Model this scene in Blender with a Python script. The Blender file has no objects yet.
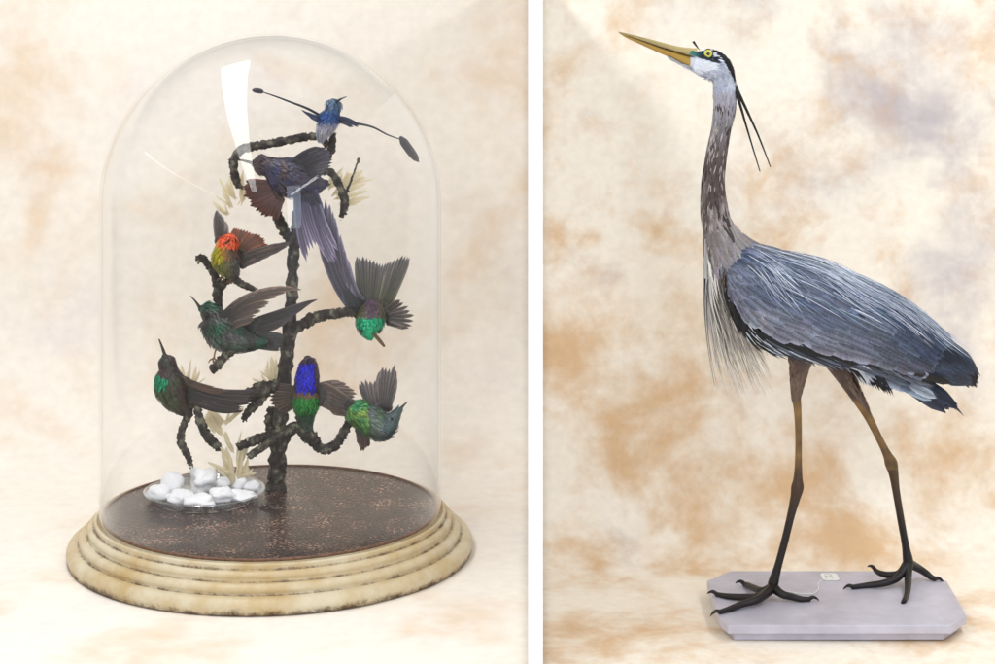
import bpy, math, random
from mathutils import Vector, noise
random.seed(7)
S = 0.002            # metres per unit; the lens sees 1 unit at D units away as one photo pixel
D = 2000.0
HZ = -57.0           # horizon row
HC = 672.0           # eye height above the floor cloth
scene = bpy.context.scene
col = scene.collection

def P(u, v, d=0.0):
    k = (D + d) / D
    return Vector(((u - 497.5) * k * S, d * S, (HC - (v - HZ) * k) * S))
def UV(p):           # metres -> u, v, d
    d = p.y / S; k = (D + d) / D
    return p.x / S / k + 497.5, (HC - p.z / S) / k + HZ, d
def ONP(u, v, h):    # point seen at u, v lying h units above the floor
    d = (HC - h) / (v - HZ) * D - D
    return P(u, v, d)
def RR(r, d=0.0): return r * (D + d) / D * S
def lin(c):
    c /= 255.0
    return c / 12.92 if c <= .04045 else ((c + .055) / 1.055) ** 2.4
def C(r, g, b, met=0.0): return (lin(r), lin(g), lin(b), met)
def mixc(a, b, t):
    t = max(0, min(1, t)); return tuple(a[i] * (1 - t) + b[i] * t for i in range(4))
def vary(c, a=.15, hue=.04):
    k = 1 + random.uniform(-a, a)
    return tuple(max(0, c[i] * k * (1 + random.uniform(-hue, hue))) for i in range(3)) + (c[3],)
def nz(p, s=1.0): return noise.noise(Vector(p) * s)

# ------------------------------------------------------------ mesh building
class M:
    def __init__(s): s.v = []; s.f = []; s.c = []; s.a = []
    def vert(s, p, c=(1, 1, 1, 0), a=(0, 0, 0)):
        s.v.append(Vector(p)); s.c.append(c); s.a.append(a); return len(s.v) - 1
    def build(s, name, mat, parent=None, smooth=True):
        me = bpy.data.meshes.new(name)
        off = Vector(parent['_o']) if parent is not None and '_o' in parent else Vector((0, 0, 0))
        me.from_pydata([tuple(p - off) for p in s.v], [], s.f)
        ca = me.color_attributes.new('Col', 'FLOAT_COLOR', 'POINT')
        ca.data.foreach_set('color', [x for c in s.c for x in c])
        at = me.attributes.new('fuv', 'FLOAT_VECTOR', 'POINT')
        at.data.foreach_set('vector', [x for c in s.a for x in c])
        me.polygons.foreach_set('use_smooth', [smooth] * len(me.polygons))
        me.materials.append(mat); me.update()
        o = bpy.data.objects.new(name, me); col.objects.link(o)
        if parent is not None: o.parent = parent; o['_o'] = tuple(off)
        return o

def thing(name, label, cat, loc, group=None):
    o = bpy.data.objects.new(name, None); col.objects.link(o)
    o.empty_display_size = .02
    o.location = loc; o['_o'] = tuple(loc)
    o['label'] = label; o['category'] = cat
    if group: o['group'] = group
    return o
def tag(o, label, cat, group=None):
    o['label'] = label; o['category'] = cat
    if group: o['group'] = group
    return o

def crom(pts, n):
    """pts: list of tuples of floats (any length) -> catmull-rom resampled"""
    out = []
    m = len(pts)
    for i in range(m - 1):
        p0 = pts[max(0, i - 1)]; p1 = pts[i]; p2 = pts[i + 1]; p3 = pts[min(m - 1, i + 2)]
        for k in range(n):
            t = k / n
            out.append(tuple(.5 * (2 * b + (c - a) * t + (2 * a - 5 * b + 4 * c - d) * t * t + (3 * b - a - 3 * c + d) * t ** 3)
                             for a, b, c, d in zip(p0, p1, p2, p3)))
    out.append(tuple(pts[-1]))
    return out

def loft(m, pts, colfn=None, ring=20, sub=6, jit=0.0, cap=True):
    """pts (u,v,d,rn,rb) ; returns list of rings data for feathering"""
    q = crom(pts, sub)
    cs = [P(a[0], a[1], a[2]) for a in q]
    rings = []
    prevb = None
    for i, a in enumerate(q):
        t = (cs[min(i + 1, len(cs) - 1)] - cs[max(i - 1, 0)]).normalized()
        ref = Vector((0, 1, 0)) if prevb is None else prevb
        if prevb is None and abs(t.y) > .9: ref = Vector((1, 0, 0))
        b = (ref - t * ref.dot(t)).normalized(); prevb = b
        n = t.cross(b).normalized()
        rings.append((cs[i], t, n, b, max(.0002, RR(a[3], a[2])), max(.0002, RR(a[4], a[2]))))
    base = len(m.v)
    L = len(rings)
    for i, (c, t, n, b, rn, rb) in enumerate(rings):
        for j in range(ring):
            th = 2 * math.pi * j / ring
            k = 1 + (random.uniform(-jit, jit) if jit else 0)
            p = c + n * (math.cos(th) * rn * k) + b * (math.sin(th) * rb * k)
            cc = colfn(UV(p), i / (L - 1), th) if colfn else (1, 1, 1, 0)
            m.vert(p, cc, (0, i / (L - 1), 0))
    for i in range(L - 1):
        for j in range(ring):
            j2 = (j + 1) % ring
            m.f.append((base + i * ring + j, base + i * ring + j2, base + (i + 1) * ring + j2, base + (i + 1) * ring + j))
    if cap:
        m.f.append(tuple(base + j for j in range(ring))[::-1])
        m.f.append(tuple(base + (L - 1) * ring + j for j in range(ring)))
    return rings

def prof_round(t): return min(1, (t * 3.2 + .18)) ** .8 * max(0.0, 1 - max(0, (t - .55) / .45) ** 2.6) ** .5
def prof_point(t): return min(1, (t * 4 + .2)) ** .8 * max(0.0, 1 - t) ** .55
def prof_hair(t): return 1 - .85 * t

def fpath(m, pts, W, nrm, c0, c1=None, prof=prof_round, seg=7, camber=.18, across=1, rnd=None):
    """feather along a smooth path of Vectors (2..4 pts)"""
    c1 = c1 or c0
    if len(pts) == 2: pts = [pts[0], (pts[0] + pts[1]) / 2, pts[1]]
    n = len(pts) - 1
    def ev(t):
        if n == 2:
            a, b, c = pts; b = b * 2 - (a + c) / 2
            return a * (1 - t) ** 2 + b * 2 * t * (1 - t) + c * t * t
        r = t * n; i = min(n - 1, int(r)); f = r - i
        p0 = pts[max(0, i - 1)]; p1 = pts[i]; p2 = pts[i + 1]; p3 = pts[min(n, i + 2)]
        return .5 * (2 * p1 + (p2 - p0) * f + (2 * p0 - 5 * p1 + 4 * p2 - p3) * f * f + (3 * p1 - p0 - 3 * p2 + p3) * f ** 3)
    rnd = random.random() if rnd is None else rnd
    base = len(m.v)
    cols = 2 * across + 1
    for i in range(seg + 1):
        t = i / seg
        p = ev(t); q = ev(min(1, t + .03)) - ev(max(0, t - .03))
        if q.length < 1e-9: q = Vector((1, 0, 0))
        q.normalize()
        nn = (nrm - q * nrm.dot(q))
        nn = nn.normalized() if nn.length > 1e-6 else Vector((0, -1, 0))
        s = q.cross(nn)
        w = max(W * prof(t), W * .03)
        for j in range(-across, across + 1):
            x = j / across
            pt = p + s * (w * x * .5) + nn * (camber * w * (1 - x * x))
            m.vert(pt, mixc(c0, c1, t), (x, t, rnd))
    for i in range(seg):
        for j in range(cols - 1):
            a = base + i * cols + j
            m.f.append((a, a + 1, a + cols + 1, a + cols))

def shingle(m, rings, t0, t1, step, nring, Lf, Wf, colfn, lift=.12, spread=.3, th0=0, th1=2 * math.pi, prof=prof_round, rev=False):
    """cover a loft with small overlapping feathers lying along the axis. Lf, Wf metres functions of t"""
    n = len(rings)
    t = t0
    row = 0
    while t < t1:
        fi = t * (n - 1); i = min(n - 2, int(fi)); f = fi - i
        A = rings[i]; B = rings[i + 1]
        c = A[0].lerp(B[0], f); tt = A[1].lerp(B[1], f).normalized(); nn = A[2].lerp(B[2], f).normalized(); bb = A[3].lerp(B[3], f).normalized()
        rn = A[4] * (1 - f) + B[4] * f; rb = A[5] * (1 - f) + B[5] * f
        L = Lf(t) if callable(Lf) else Lf; W = Wf(t) if callable(Wf) else Wf
        for k in range(nring):
            th = th0 + (th1 - th0) * (k + .5 * (row % 2) + random.uniform(-.25, .25)) / nring
            out = (nn * math.cos(th) / rn + bb * math.sin(th) / rb).normalized()
            p = c + nn * math.cos(th) * rn + bb * math.sin(th) * rb
            # local slope of the surface
            rn2, rb2 = B[4], B[5]
            p2 = B[0] + B[2] * math.cos(th) * rn2 + B[3] * math.sin(th) * rb2
            p1 = A[0] + A[2] * math.cos(th) * A[4] + A[3] * math.sin(th) * A[5]
            dr = (p2 - p1)
            if dr.length < 1e-7: continue
            dr.normalize()
            if rev: dr = -dr
            side = out.cross(dr)
            dr = (dr + side * random.uniform(-spread, spread)).normalized()
            out2 = (out - dr * out.dot(dr)).normalized()
            l = L * random.uniform(.8, 1.2)
            cc = colfn(UV(p), t, th)
            if cc is None: continue
            e = p + dr * l + out2 * (l * lift)
            mid = p + dr * l * .5 + out2 * (l * lift * .9)
            fpath(m, [p - out2 * .1 * W, mid, e], W * random.uniform(.85, 1.15), out2, cc, vary(cc, .1), prof, seg=4)
        t += step; row += 1

# ------------------------------------------------------------ materials
def newmat(name):
    m = bpy.data.materials.new(name); m.use_nodes = True
    nt = m.node_tree; nt.nodes.clear()
    out = nt.nodes.new('ShaderNodeOutputMaterial')
    return m, nt, out
def N(nt, typ, **kw):
    n = nt.nodes.new(typ)
    for k, v in kw.items():
        if k.startswith('i_'):
            key = k[2:].replace('_', ' ')
            n.inputs[key].default_value = v
        else: setattr(n, k, v)
    return n
def principled(name, color=(.5, .5, .5), rough=.5, metal=0, noise_scale=None, noise_amt=.25, bump=0, bump_scale=200, spec=.5, coat=0, trans=0):
    m, nt, out = newmat(name)
    b = N(nt, 'ShaderNodeBsdfPrincipled')
    b.inputs['Roughness'].default_value = rough; b.inputs['Metallic'].default_value = metal
    b.inputs['Specular IOR Level'].default_value = spec; b.inputs['Coat Weight'].default_value = coat
    b.inputs['Transmission Weight'].default_value = trans
    b.inputs['Base Color'].default_value = (*color[:3], 1)
    tc = N(nt, 'ShaderNodeTexCoord')
    if noise_scale:
        n = N(nt, 'ShaderNodeTexNoise'); n.inputs['Scale'].default_value = noise_scale; n.inputs['Detail'].default_value = 6
        nt.links.new(tc.outputs['Object'], n.inputs['Vector'])
        r = N(nt, 'ShaderNodeMapRange'); r.inputs[1].default_value = .3; r.inputs[2].default_value = .7
        r.inputs[3].default_value = 1 - noise_amt; r.inputs[4].default_value = 1 + noise_amt
        nt.links.new(n.outputs['Fac'], r.inputs[0])
        mx = N(nt, 'ShaderNodeVectorMath', operation='SCALE'); mx.inputs[0].default_value = color[:3]
        nt.links.new(r.outputs[0], mx.inputs['Scale']); nt.links.new(mx.outputs[0], b.inputs['Base Color'])
    if bump:
        n = N(nt, 'ShaderNodeTexNoise'); n.inputs['Scale'].default_value = bump_scale; n.inputs['Detail'].default_value = 8
        nt.links.new(tc.outputs['Object'], n.inputs['Vector'])
        bp = N(nt, 'ShaderNodeBump'); bp.inputs['Strength'].default_value = bump; bp.inputs['Distance'].default_value = .002
        nt.links.new(n.outputs['Fac'], bp.inputs['Height']); nt.links.new(bp.outputs[0], b.inputs['Normal'])
    nt.links.new(b.outputs[0], out.inputs[0])
    return m

def feather_mat(name, rough=.55, spec=.3, barb=.25, shaft=.35, sheen=.0, scale=900):
    m, nt, out = newmat(name); L = nt.links.new
    b = N(nt, 'ShaderNodeBsdfPrincipled'); b.inputs['Roughness'].default_value = rough
    b.inputs['Specular IOR Level'].default_value = spec; b.inputs['Sheen Weight'].default_value = sheen
    ca = N(nt, 'ShaderNodeAttribute', attribute_name='Col'); fa = N(nt, 'ShaderNodeAttribute', attribute_name='fuv')
    sep = N(nt, 'ShaderNodeSeparateXYZ'); L(fa.outputs['Vector'], sep.inputs[0])
    ab = N(nt, 'ShaderNodeMath', operation='ABSOLUTE'); L(sep.outputs[0], ab.inputs[0])
    # oblique barbs
    a1 = N(nt, 'ShaderNodeMath', operation='MULTIPLY'); a1.inputs[1].default_value = 6; L(sep.outputs[1], a1.inputs[0])
    a2 = N(nt, 'ShaderNodeMath', operation='SUBTRACT'); L(a1.outputs[0], a2.inputs[0]); L(ab.outputs[0], a2.inputs[1])
    cb = N(nt, 'ShaderNodeCombineXYZ'); L(a2.outputs[0], cb.inputs[0]); L(sep.outputs[2], cb.inputs[1])
    sg = N(nt, 'ShaderNodeVectorMath', operation='MULTIPLY'); sg.inputs[1].default_value = (4, 31, 0); L(cb.outputs[0], sg.inputs[0])
    nb = N(nt, 'ShaderNodeTexNoise'); nb.inputs['Scale'].default_value = 1.0; nb.inputs['Detail'].default_value = 4; L(sg.outputs[0], nb.inputs['Vector'])
    tc = N(nt, 'ShaderNodeTexCoord')
    n2 = N(nt, 'ShaderNodeTexNoise'); n2.inputs['Scale'].default_value = scale; n2.inputs['Detail'].default_value = 3; L(tc.outputs['Object'], n2.inputs['Vector'])
    ad = N(nt, 'ShaderNodeMath', operation='ADD'); L(nb.outputs['Fac'], ad.inputs[0]); L(n2.outputs['Fac'], ad.inputs[1])
    r = N(nt, 'ShaderNodeMapRange'); r.inputs[1].default_value = .65; r.inputs[2].default_value = 1.35
    r.inputs[3].default_value = 1 - barb; r.inputs[4].default_value = 1 + barb; L(ad.outputs[0], r.inputs[0])
    # pale margins and shaft
    sh = N(nt, 'ShaderNodeMapRange'); sh.inputs[1].default_value = .0; sh.inputs[2].default_value = .22; sh.inputs[3].default_value = 1 - shaft; sh.inputs[4].default_value = 1
    L(ab.outputs[0], sh.inputs[0])
    ed = N(nt, 'ShaderNodeMapRange'); ed.inputs[1].default_value = .35; ed.inputs[2].default_value = 1; ed.inputs[3].default_value = 1 - shaft * .3; ed.inputs[4].default_value = 1 + shaft * 1.6
    L(ab.outputs[0], ed.inputs[0])
    m1 = N(nt, 'ShaderNodeMath', operation='MULTIPLY'); L(sh.outputs[0], m1.inputs[0]); L(ed.outputs[0], m1.inputs[1])
    m2 = N(nt, 'ShaderNodeMath', operation='MULTIPLY'); L(m1.outputs[0], m2.inputs[0]); L(r.outputs[0], m2.inputs[1])
    sc = N(nt, 'ShaderNodeVectorMath', operation='SCALE'); L(ca.outputs['Color'], sc.inputs[0]); L(m2.outputs[0], sc.inputs['Scale'])
    L(sc.outputs[0], b.inputs['Base Color']); L(ca.outputs['Alpha'], b.inputs['Metallic'])
    bp = N(nt, 'ShaderNodeBump'); bp.inputs['Strength'].default_value = .35; bp.inputs['Distance'].default_value = .0008
    L(ad.outputs[0], bp.inputs['Height']); L(bp.outputs[0], b.inputs['Normal'])
    L(b.outputs[0], out.inputs[0])
    return m

def vcol_mat(name, rough=.5, spec=.4, amt=.15, scale=400, bump=.2, coat=0):
    m, nt, out = newmat(name); L = nt.links.new
    b = N(nt, 'ShaderNodeBsdfPrincipled'); b.inputs['Roughness'].default_value = rough; b.inputs['Specular IOR Level'].default_value = spec
    b.inputs['Coat Weight'].default_value = coat
    ca = N(nt, 'ShaderNodeAttribute', attribute_name='Col')
    tc = N(nt, 'ShaderNodeTexCoord'); n2 = N(nt, 'ShaderNodeTexNoise'); n2.inputs['Scale'].default_value = scale; n2.inputs['Detail'].default_value = 6
    L(tc.outputs['Object'], n2.inputs['Vector'])
    r = N(nt, 'ShaderNodeMapRange'); r.inputs[1].default_value = .3; r.inputs[2].default_value = .7
    r.inputs[3].default_value = 1 - amt; r.inputs[4].default_value = 1 + amt; L(n2.outputs['Fac'], r.inputs[0])
    sc = N(nt, 'ShaderNodeVectorMath', operation='SCALE'); L(ca.outputs['Color'], sc.inputs[0]); L(r.outputs[0], sc.inputs['Scale'])
    L(sc.outputs[0], b.inputs['Base Color']); L(ca.outputs['Alpha'], b.inputs['Metallic'])
    bp = N(nt, 'ShaderNodeBump'); bp.inputs['Strength'].default_value = bump; bp.inputs['Distance'].default_value = .001
    L(n2.outputs['Fac'], bp.inputs['Height']); L(bp.outputs[0], b.inputs['Normal'])
    L(b.outputs[0], out.inputs[0])
    return m

def glass_mat(name, tint=(.985, .99, 1.0), base=.045, rough=0.0):
    """clear thin-walled glass: see-through plus a facing-dependent mirror reflection"""
    m, nt, out = newmat(name); L = nt.links.new
    tr = N(nt, 'ShaderNodeBsdfTransparent'); tr.inputs[0].default_value = (*tint, 1)
    gl = N(nt, 'ShaderNodeBsdfAnisotropic'); gl.inputs['Roughness'].default_value = rough; gl.inputs[0].default_value = (1, 1, 1, 1)
    lw = N(nt, 'ShaderNodeLayerWeight'); lw.inputs[0].default_value = .5
    p = N(nt, 'ShaderNodeMath', operation='POWER'); p.inputs[1].default_value = 5; L(lw.outputs['Facing'], p.inputs[0])
    ma = N(nt, 'ShaderNodeMath', operation='MULTIPLY_ADD'); ma.inputs[1].default_value = 1 - base; ma.inputs[2].default_value = base; L(p.outputs[0], ma.inputs[0])
    mx = N(nt, 'ShaderNodeMixShader'); L(ma.outputs[0], mx.inputs[0]); L(tr.outputs[0], mx.inputs[1]); L(gl.outputs[0], mx.inputs[2])
    L(mx.outputs[0], out.inputs[0])
    return m

# ------------------------------------------------------------ cloth backdrops
def cloth_mat(name, base, tan, lilac, nscale, seed, tan_amt=1.0, det=5):
    m, nt, out = newmat(name); L = nt.links.new
    b = N(nt, 'ShaderNodeBsdfPrincipled'); b.inputs['Roughness'].default_value = .95; b.inputs['Specular IOR Level'].default_value = .05
    ca = N(nt, 'ShaderNodeAttribute', attribute_name='Col')
    sp = N(nt, 'ShaderNodeSeparateColor'); L(ca.outputs['Color'], sp.inputs[0])
    fa = N(nt, 'ShaderNodeAttribute', attribute_name='fuv')
    def nn(scale, det, dist, off, rough=.55):
        ad = N(nt, 'ShaderNodeVectorMath', operation='ADD'); ad.inputs[1].default_value = (off, off * 1.7, 0); L(fa.outputs['Vector'], ad.inputs[0])
        n = N(nt, 'ShaderNodeTexNoise'); n.inputs['Scale'].default_value = scale; n.inputs['Detail'].default_value = det
        n.inputs['Distortion'].default_value = dist; n.inputs['Roughness'].default_value = rough
        L(ad.outputs[0], n.inputs['Vector']); return n
    n1 = nn(nscale, det - 1, .6, seed); n2 = nn(nscale * 2.6, det, .4, seed + 3); n3 = nn(nscale * .8, 4, .5, seed + 9); n4 = nn(nscale * 12, 4, 0, seed + 5); n5 = nn(nscale * 8, 5, .3, seed + 14, .65)
    # tan = smoothstep(density*a + noise)
    def comb(dens, noises, lo, hi):
        acc = dens
        for nd, w in noises:
            ma = N(nt, 'ShaderNodeMath', operation='MULTIPLY_ADD'); ma.inputs[1].default_value = w; L(nd.outputs['Fac'], ma.inputs[0]); L(acc, ma.inputs[2]); acc = ma.outputs[0]
        r = N(nt, 'ShaderNodeMapRange', interpolation_type='SMOOTHSTEP'); r.inputs[1].default_value = lo; r.inputs[2].default_value = hi; L(acc, r.inputs[0])
        return r.outputs[0]
    t = comb(sp.outputs[0], [(n1, 2.5), (n2, 1.3), (n5, .6 if det > 4 else .0)], 2.0, 3.2)
    g = comb(sp.outputs[1], [(n3, 1.9), (n2, .7), (n5, .2)], 1.45, 2.4)
    m1 = N(nt, 'ShaderNodeMix', data_type='RGBA'); m1.inputs[6].default_value = (*base[:3], 1); m1.inputs[7].default_value = (*lilac[:3], 1); L(g, m1.inputs[0])
    tm = N(nt, 'ShaderNodeMath', operation='MULTIPLY'); tm.inputs[1].default_value = tan_amt; L(t, tm.inputs[0])
    m2 = N(nt, 'ShaderNodeMix', data_type='RGBA'); L(m1.outputs[2], m2.inputs[6]); m2.inputs[7].default_value = (*tan[:3], 1); L(tm.outputs[0], m2.inputs[0])
    r = N(nt, 'ShaderNodeMapRange'); r.inputs[1].default_value = .3; r.inputs[2].default_value = .7; r.inputs[3].default_value = .96; r.inputs[4].default_value = 1.04; L(n4.outputs['Fac'], r.inputs[0])
    sc = N(nt, 'ShaderNodeVectorMath', operation='SCALE'); L(m2.outputs[2], sc.inputs[0]); L(r.outputs[0], sc.inputs['Scale'])
    L(sc.outputs[0], b.inputs['Base Color'])
    w1 = N(nt, 'ShaderNodeTexNoise'); w1.inputs['Scale'].default_value = 260; w1.inputs['Detail'].default_value = 2; L(fa.outputs['Vector'], w1.inputs['Vector'])
    bp = N(nt, 'ShaderNodeBump'); bp.inputs['Strength'].default_value = .08; bp.inputs['Distance'].default_value = .001
    L(w1.outputs['Fac'], bp.inputs['Height']); L(bp.outputs[0], b.inputs['Normal'])
    L(b.outputs[0], out.inputs[0])
    return m

XP = 535.5           # added gap panel seen at this column
def divx(d): return (XP - 497.5) * (D + d) / D
def cloth(name, label, mat, x0, x1, dfront, dwall, rad, top, blobs_t, blobs_g, wrinkle, follow, BA=1.0):
    """x0/x1: outer extents in units at the floor; follow: which side follows the divider ('L' or 'R')"""
    m = M()
    prof = []
    d = dfront
    while d < dwall - rad: prof.append((d, 0)); d += 22
    for k in range(13):
        a = math.pi / 2 * k / 12
        prof.append((dwall - rad + rad * math.sin(a), rad - rad * math.cos(a)))
    h = rad + 18
    while h < top: prof.append((dwall + (h - rad) * .015, h)); h += 18
    nx = 90
    arc = 0; last = None
    for i, (dd, hh) in enumerate(prof):
        if last: arc += math.hypot(dd - last[0], hh - last[1])
        last = (dd, hh)
        xa = divx(dd) + 7 if follow == 'L' else x0
        xb = divx(dd) - 7 if follow == 'R' else x1
        for j in range(nx + 1):
            x = xa + (xb - xa) * j / nx
            s = j / nx
            w = wrinkle(x, arc, dd, hh)
            edge = min(1, min(s, 1 - s) * 12)
            if hh < 1: p = Vector((x, dd, hh + max(0, w) * edge * .5))
            else: p = Vector((x, dd - abs(w) * edge, hh))
            p = p * S
            u, v, _ = UV(p)
            t = BA * sum(a * math.exp(-(((u - bu) / ru) ** 2 + ((v - bv) / rv) ** 2)) for bu, bv, ru, rv, a in blobs_t)
            g = sum(a * math.exp(-(((u - bu) / ru) ** 2 + ((v - bv) / rv) ** 2)) for bu, bv, ru, rv, a in blobs_g)
            m.vert(p, (max(-1, t), max(0, g), 0, 0), (x * S, arc * S, 0))
    for i in range(len(prof) - 1):
        for j in range(nx):
            a = i * (nx + 1) + j
            m.f.append((a, a + 1, a + nx + 2, a + nx + 1))
    o = m.build(name, mat)
    sol = o.modifiers.new('thickness', 'SOLIDIFY'); sol.thickness = .003; sol.offset = -1 
    return o

mat_clothL = cloth_mat('muslin_cream', C(247, 240, 230), C(228, 196, 158), C(232, 222, 224), 2.8, 4.0, .85, 4)
mat_clothR = cloth_mat('muslin_ochre', C(252, 244, 230), C(222, 184, 138), C(194, 186, 190), 4.4, 1.0, .88)

def wrL(x, a, d, h): return 3.0 * nz((x * .004, a * .004, 3)) + 1.2 * nz((x * .012, a * .01, 7)) + 4 * max(0, nz((x * .002 + a * .006, 1.3, 0)))
def wrR(x, a, d, h): return 4.0 * nz((x * .006, a * .005, 13)) + 6 * max(0, nz((x * .004 + a * .012, 5.3, 0))) * (1 if h < 60 else .4)
bt_L = [(20, 100, 60, 70, .35), (60, 220, 50, 60, .3), (475, 270, 40, 60, .45), (500, 120, 40, 60, .3), (330, 350, 60, 60, .35),
        (30, 340, 60, 60, .3), (100, 645, 110, 22, .35), (480, 625, 90, 25, .45), (450, 80, 60, 40, .25), (500, 400, 60, 50, .25), (220, 400, 50, 60, .35), (30, 430, 60, 40, .25)]
bg_L = [(250, 90, 200, 90, .15), (80, 320, 60, 90, .2), (500, 300, 30, 150, .15)]
bt_R = [(555, 228, 14, 10, .7), (592, 235, 12, 10, .7), (690, 400, 50, 45, .5), (650, 440, 45, 40, .35), (740, 330, 35, 50, .35), (565, 345, 35, 25, .4),
        (620, 320, 30, 25, .25), (590, 380, 40, 40, .25), (815, 480, 30, 25, .6), (840, 525, 35, 25, .6), (870, 545, 40, 25, .4), (770, 500, 30, 50, .4),
        (700, 500, 70, 40, .25), (600, 540, 60, 40, .2), (560, 655, 60, 22, .4), (900, 440, 30, 30, .35), (960, 430, 40, 40, .35), (560, 80, 25, 18, .45),
        (620, 25, 30, 22, .35), (590, 140, 40, 30, .2), (985, 60, 22, 30, .4), (940, 560, 50, 30, .35), (650, 640, 80, 18, .3), (950, 640, 60, 20, .35),
        (665, 210, 30, 30, .2), (780, 250, 30, 25, .3), (600, 470, 30, 30, .25), (770, 400, 22, 22, -.5), (870, 480, 25, 25, -.3), (640, 120, 40, 40, -.25), (800, 60, 50, 50, -.2), (760, 620, 250, 14, .25)]
bg_R = [(880, 30, 70, 40, .4), (910, 135, 50, 60, .35), (845, 185, 40, 30, .35), (950, 260, 50, 60, .25), (975, 140, 60, 200, .3), (900, 360, 60, 60, .2), (970, 330, 40, 80, .2), (870, 100, 80, 60, .3), (760, 160, 40, 60, .15), (980, 500, 30, 100, .2)]
cl = cloth('cloth_backdrop', '', mat_clothL, -1150, 0, -420, 640, 190, 720, bt_L, bg_L, wrL, 'R', 1.45)
tag(cl, 'pale cream muslin backdrop sweeping under and behind the glass dome', 'backdrop')
cr = cloth('cloth_backdrop', '', mat_clothR, 0, 1150, -420, 215, 95, 720, bt_R, bg_R, wrR, 'L', 1.2)
tag(cr, 'mottled ochre and lilac muslin backdrop hanging behind the standing heron', 'backdrop')

def white_mat():
    return principled('white_board_paint', C(252, 252, 252), .6, bump=.05, bump_scale=300, spec=.2)
mwhite = white_mat()
def prism(m, poly, z0, z1, c=(1, 1, 1, 0)):
    n = len(poly); b = len(m.v)
    for z in (z0, z1):
        for (x, y) in poly: m.vert((x, y, z), c)
    m.f.append(tuple(b + i for i in range(n))[::-1]); m.f.append(tuple(b + n + i for i in range(n)))
    for i in range(n):
        j = (i + 1) % n; m.f.append((b + i, b + j, b + n + j, b + n + i))
def bevel(o, w, seg=3):
    md = o.modifiers.new('bevel', 'BEVEL'); md.width = w; md.segments = seg; md.limit_method = 'ANGLE'
    return o
m = M(); da, db = -215.0, 664.0
hw = 7.4 * (D + da) / D
ca_, cb_ = divx(da), divx(db)
prism(m, [((ca_ - hw) * S, da * S), ((ca_ + hw) * S, da * S), ((cb_ + hw) * S, db * S), ((cb_ - hw) * S, db * S)], -.003, 634 * S)
o = m.build('gap_panel', mwhite, smooth=False)  # white panel added to stand in for the blank gap between the views
tag(o, 'slim white upright panel added edge-on for the blank gap between the two views', 'divider')

# studio floor under the cloths
m = M(); prism(m, [(-9, -9), (9, -9), (9, 5), (-9, 5)], -.12, -.006)
o = m.build('floor', principled('floor_paint', C(205, 198, 188), .6, noise_scale=3, noise_amt=.06), smooth=False); o['kind'] = 'structure'

# ------------------------------------------------------------ heron
mF = feather_mat('heron_feathers', barb=.5, shaft=.5, rough=.46, spec=.4)
mFd = feather_mat('heron_down', barb=.2, shaft=.1)
mFb = feather_mat('heron_body_down', barb=.4, shaft=.16, rough=.6)
root = thing('heron', 'tall blue-grey heron mount striding left with raised yellow bill on grey plinth', 'heron', ONP(800, 600, 18))
GREYN = C(132, 124, 128); BRN = C(96, 80, 74); WHT = C(226, 230, 240); BLK = C(18, 20, 28)
def neckcol(uv, t, th):
    u, v, d = uv
    if v < 88 and u < 740:
        top = 49.3 + max(0, u - 709) ** 1.45 * .245
        if u > 708 and v < top + 2.4: return BLK
        if u < 716 and abs(v - (54.5 + (u - 700) * .32)) < 2.4 + (u < 704) * .8: return mixc(C(50, 120, 124), C(12, 28, 46), (u - 688) / 14)
        if v > 71 + (705 - u) * .3 or u > 714.5 + (v < 60) * 5: return mixc(C(150, 158, 178), C(196, 202, 216), .5 + nz((u * .3, v * .2, d * .2)))
        return C(222, 228, 240)
    k = nz((u * .06, v * .035, d * .06))
    c = mixc(C(160, 160, 172), mixc(C(86, 74, 72), C(140, 130, 130), .5 + k * 1.5), (v - 88) / 55)
    if v > 215: c = mixc(c, C(150, 146, 150), (v - 215) / 40)
    if v > 250: c = mixc(c, C(92, 108, 132), (v - 250) / 30)
    if v > 250 and u > 740 and (v - 250) > (u - 740) * .36 + 50: c = C(52, 56, 66)
    return c
m = M()
bodypts = [(688, 60, 0, 5, 4), (694, 61, 0, 9, 7), (703, 63.5, 0, 13.0, 9), (712, 65, 0, 14.5, 10.5), (719, 70, 0, 13.5, 11), (723.5, 80, 0, 11.3, 9.7), (724.5, 92, 0, 10.9, 9.7),
           (724.5, 108, 0, 10.5, 9.7), (721, 130, 0, 9.2, 9.2), (716.5, 155, 0, 9.7, 9.7), (713.5, 180, 0, 10.5, 10.7), (714, 204, 0, 12.3, 12.7), (718, 226, 0, 14.7, 16.7),
           (728, 250, 0, 23, 28), (750, 276, 0, 33, 42), (783, 299, 0, 40, 50), (820, 314, 0, 41, 50), (860, 329, 0, 35, 42), (898, 344, 0, 23, 28), (925, 356, 0, 12, 14), (940, 362, 0, 5, 6)]
rings = loft(m, bodypts, neckcol, ring=36, sub=6)
def nc2(uv, t, th):
    u, v, d = uv
    c = neckcol(uv, t, th)
    if v < 88: return vary(c, .07)
    r = random.random()
    if 100 < v < 228:
        k = nz((u * .11, v * .045, d * .11 + 4))
        if r < .05 or (k > .26 and r < .5): return vary(C(166, 158, 158), .15)
        if r < .12 or (k < -.16 and r < .5): return vary(C(66, 56, 56), .2)
    return vary(c, .2)
def wl(t): return (5 + 10 * min(1, max(0, t - .1) / .5)) * S
shingle(m, rings, .05, .60, .005, 34, wl, lambda t: (1.5 + 2.0 * t) * S, nc2, lift=.06, spread=.22, prof=prof_point)
shingle(m, rings, .60, .93, .013, 40, lambda t: 22 * S, lambda t: 6 * S, nc2, lift=.05, spread=.2)
m.build('body', mFb, root)

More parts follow.
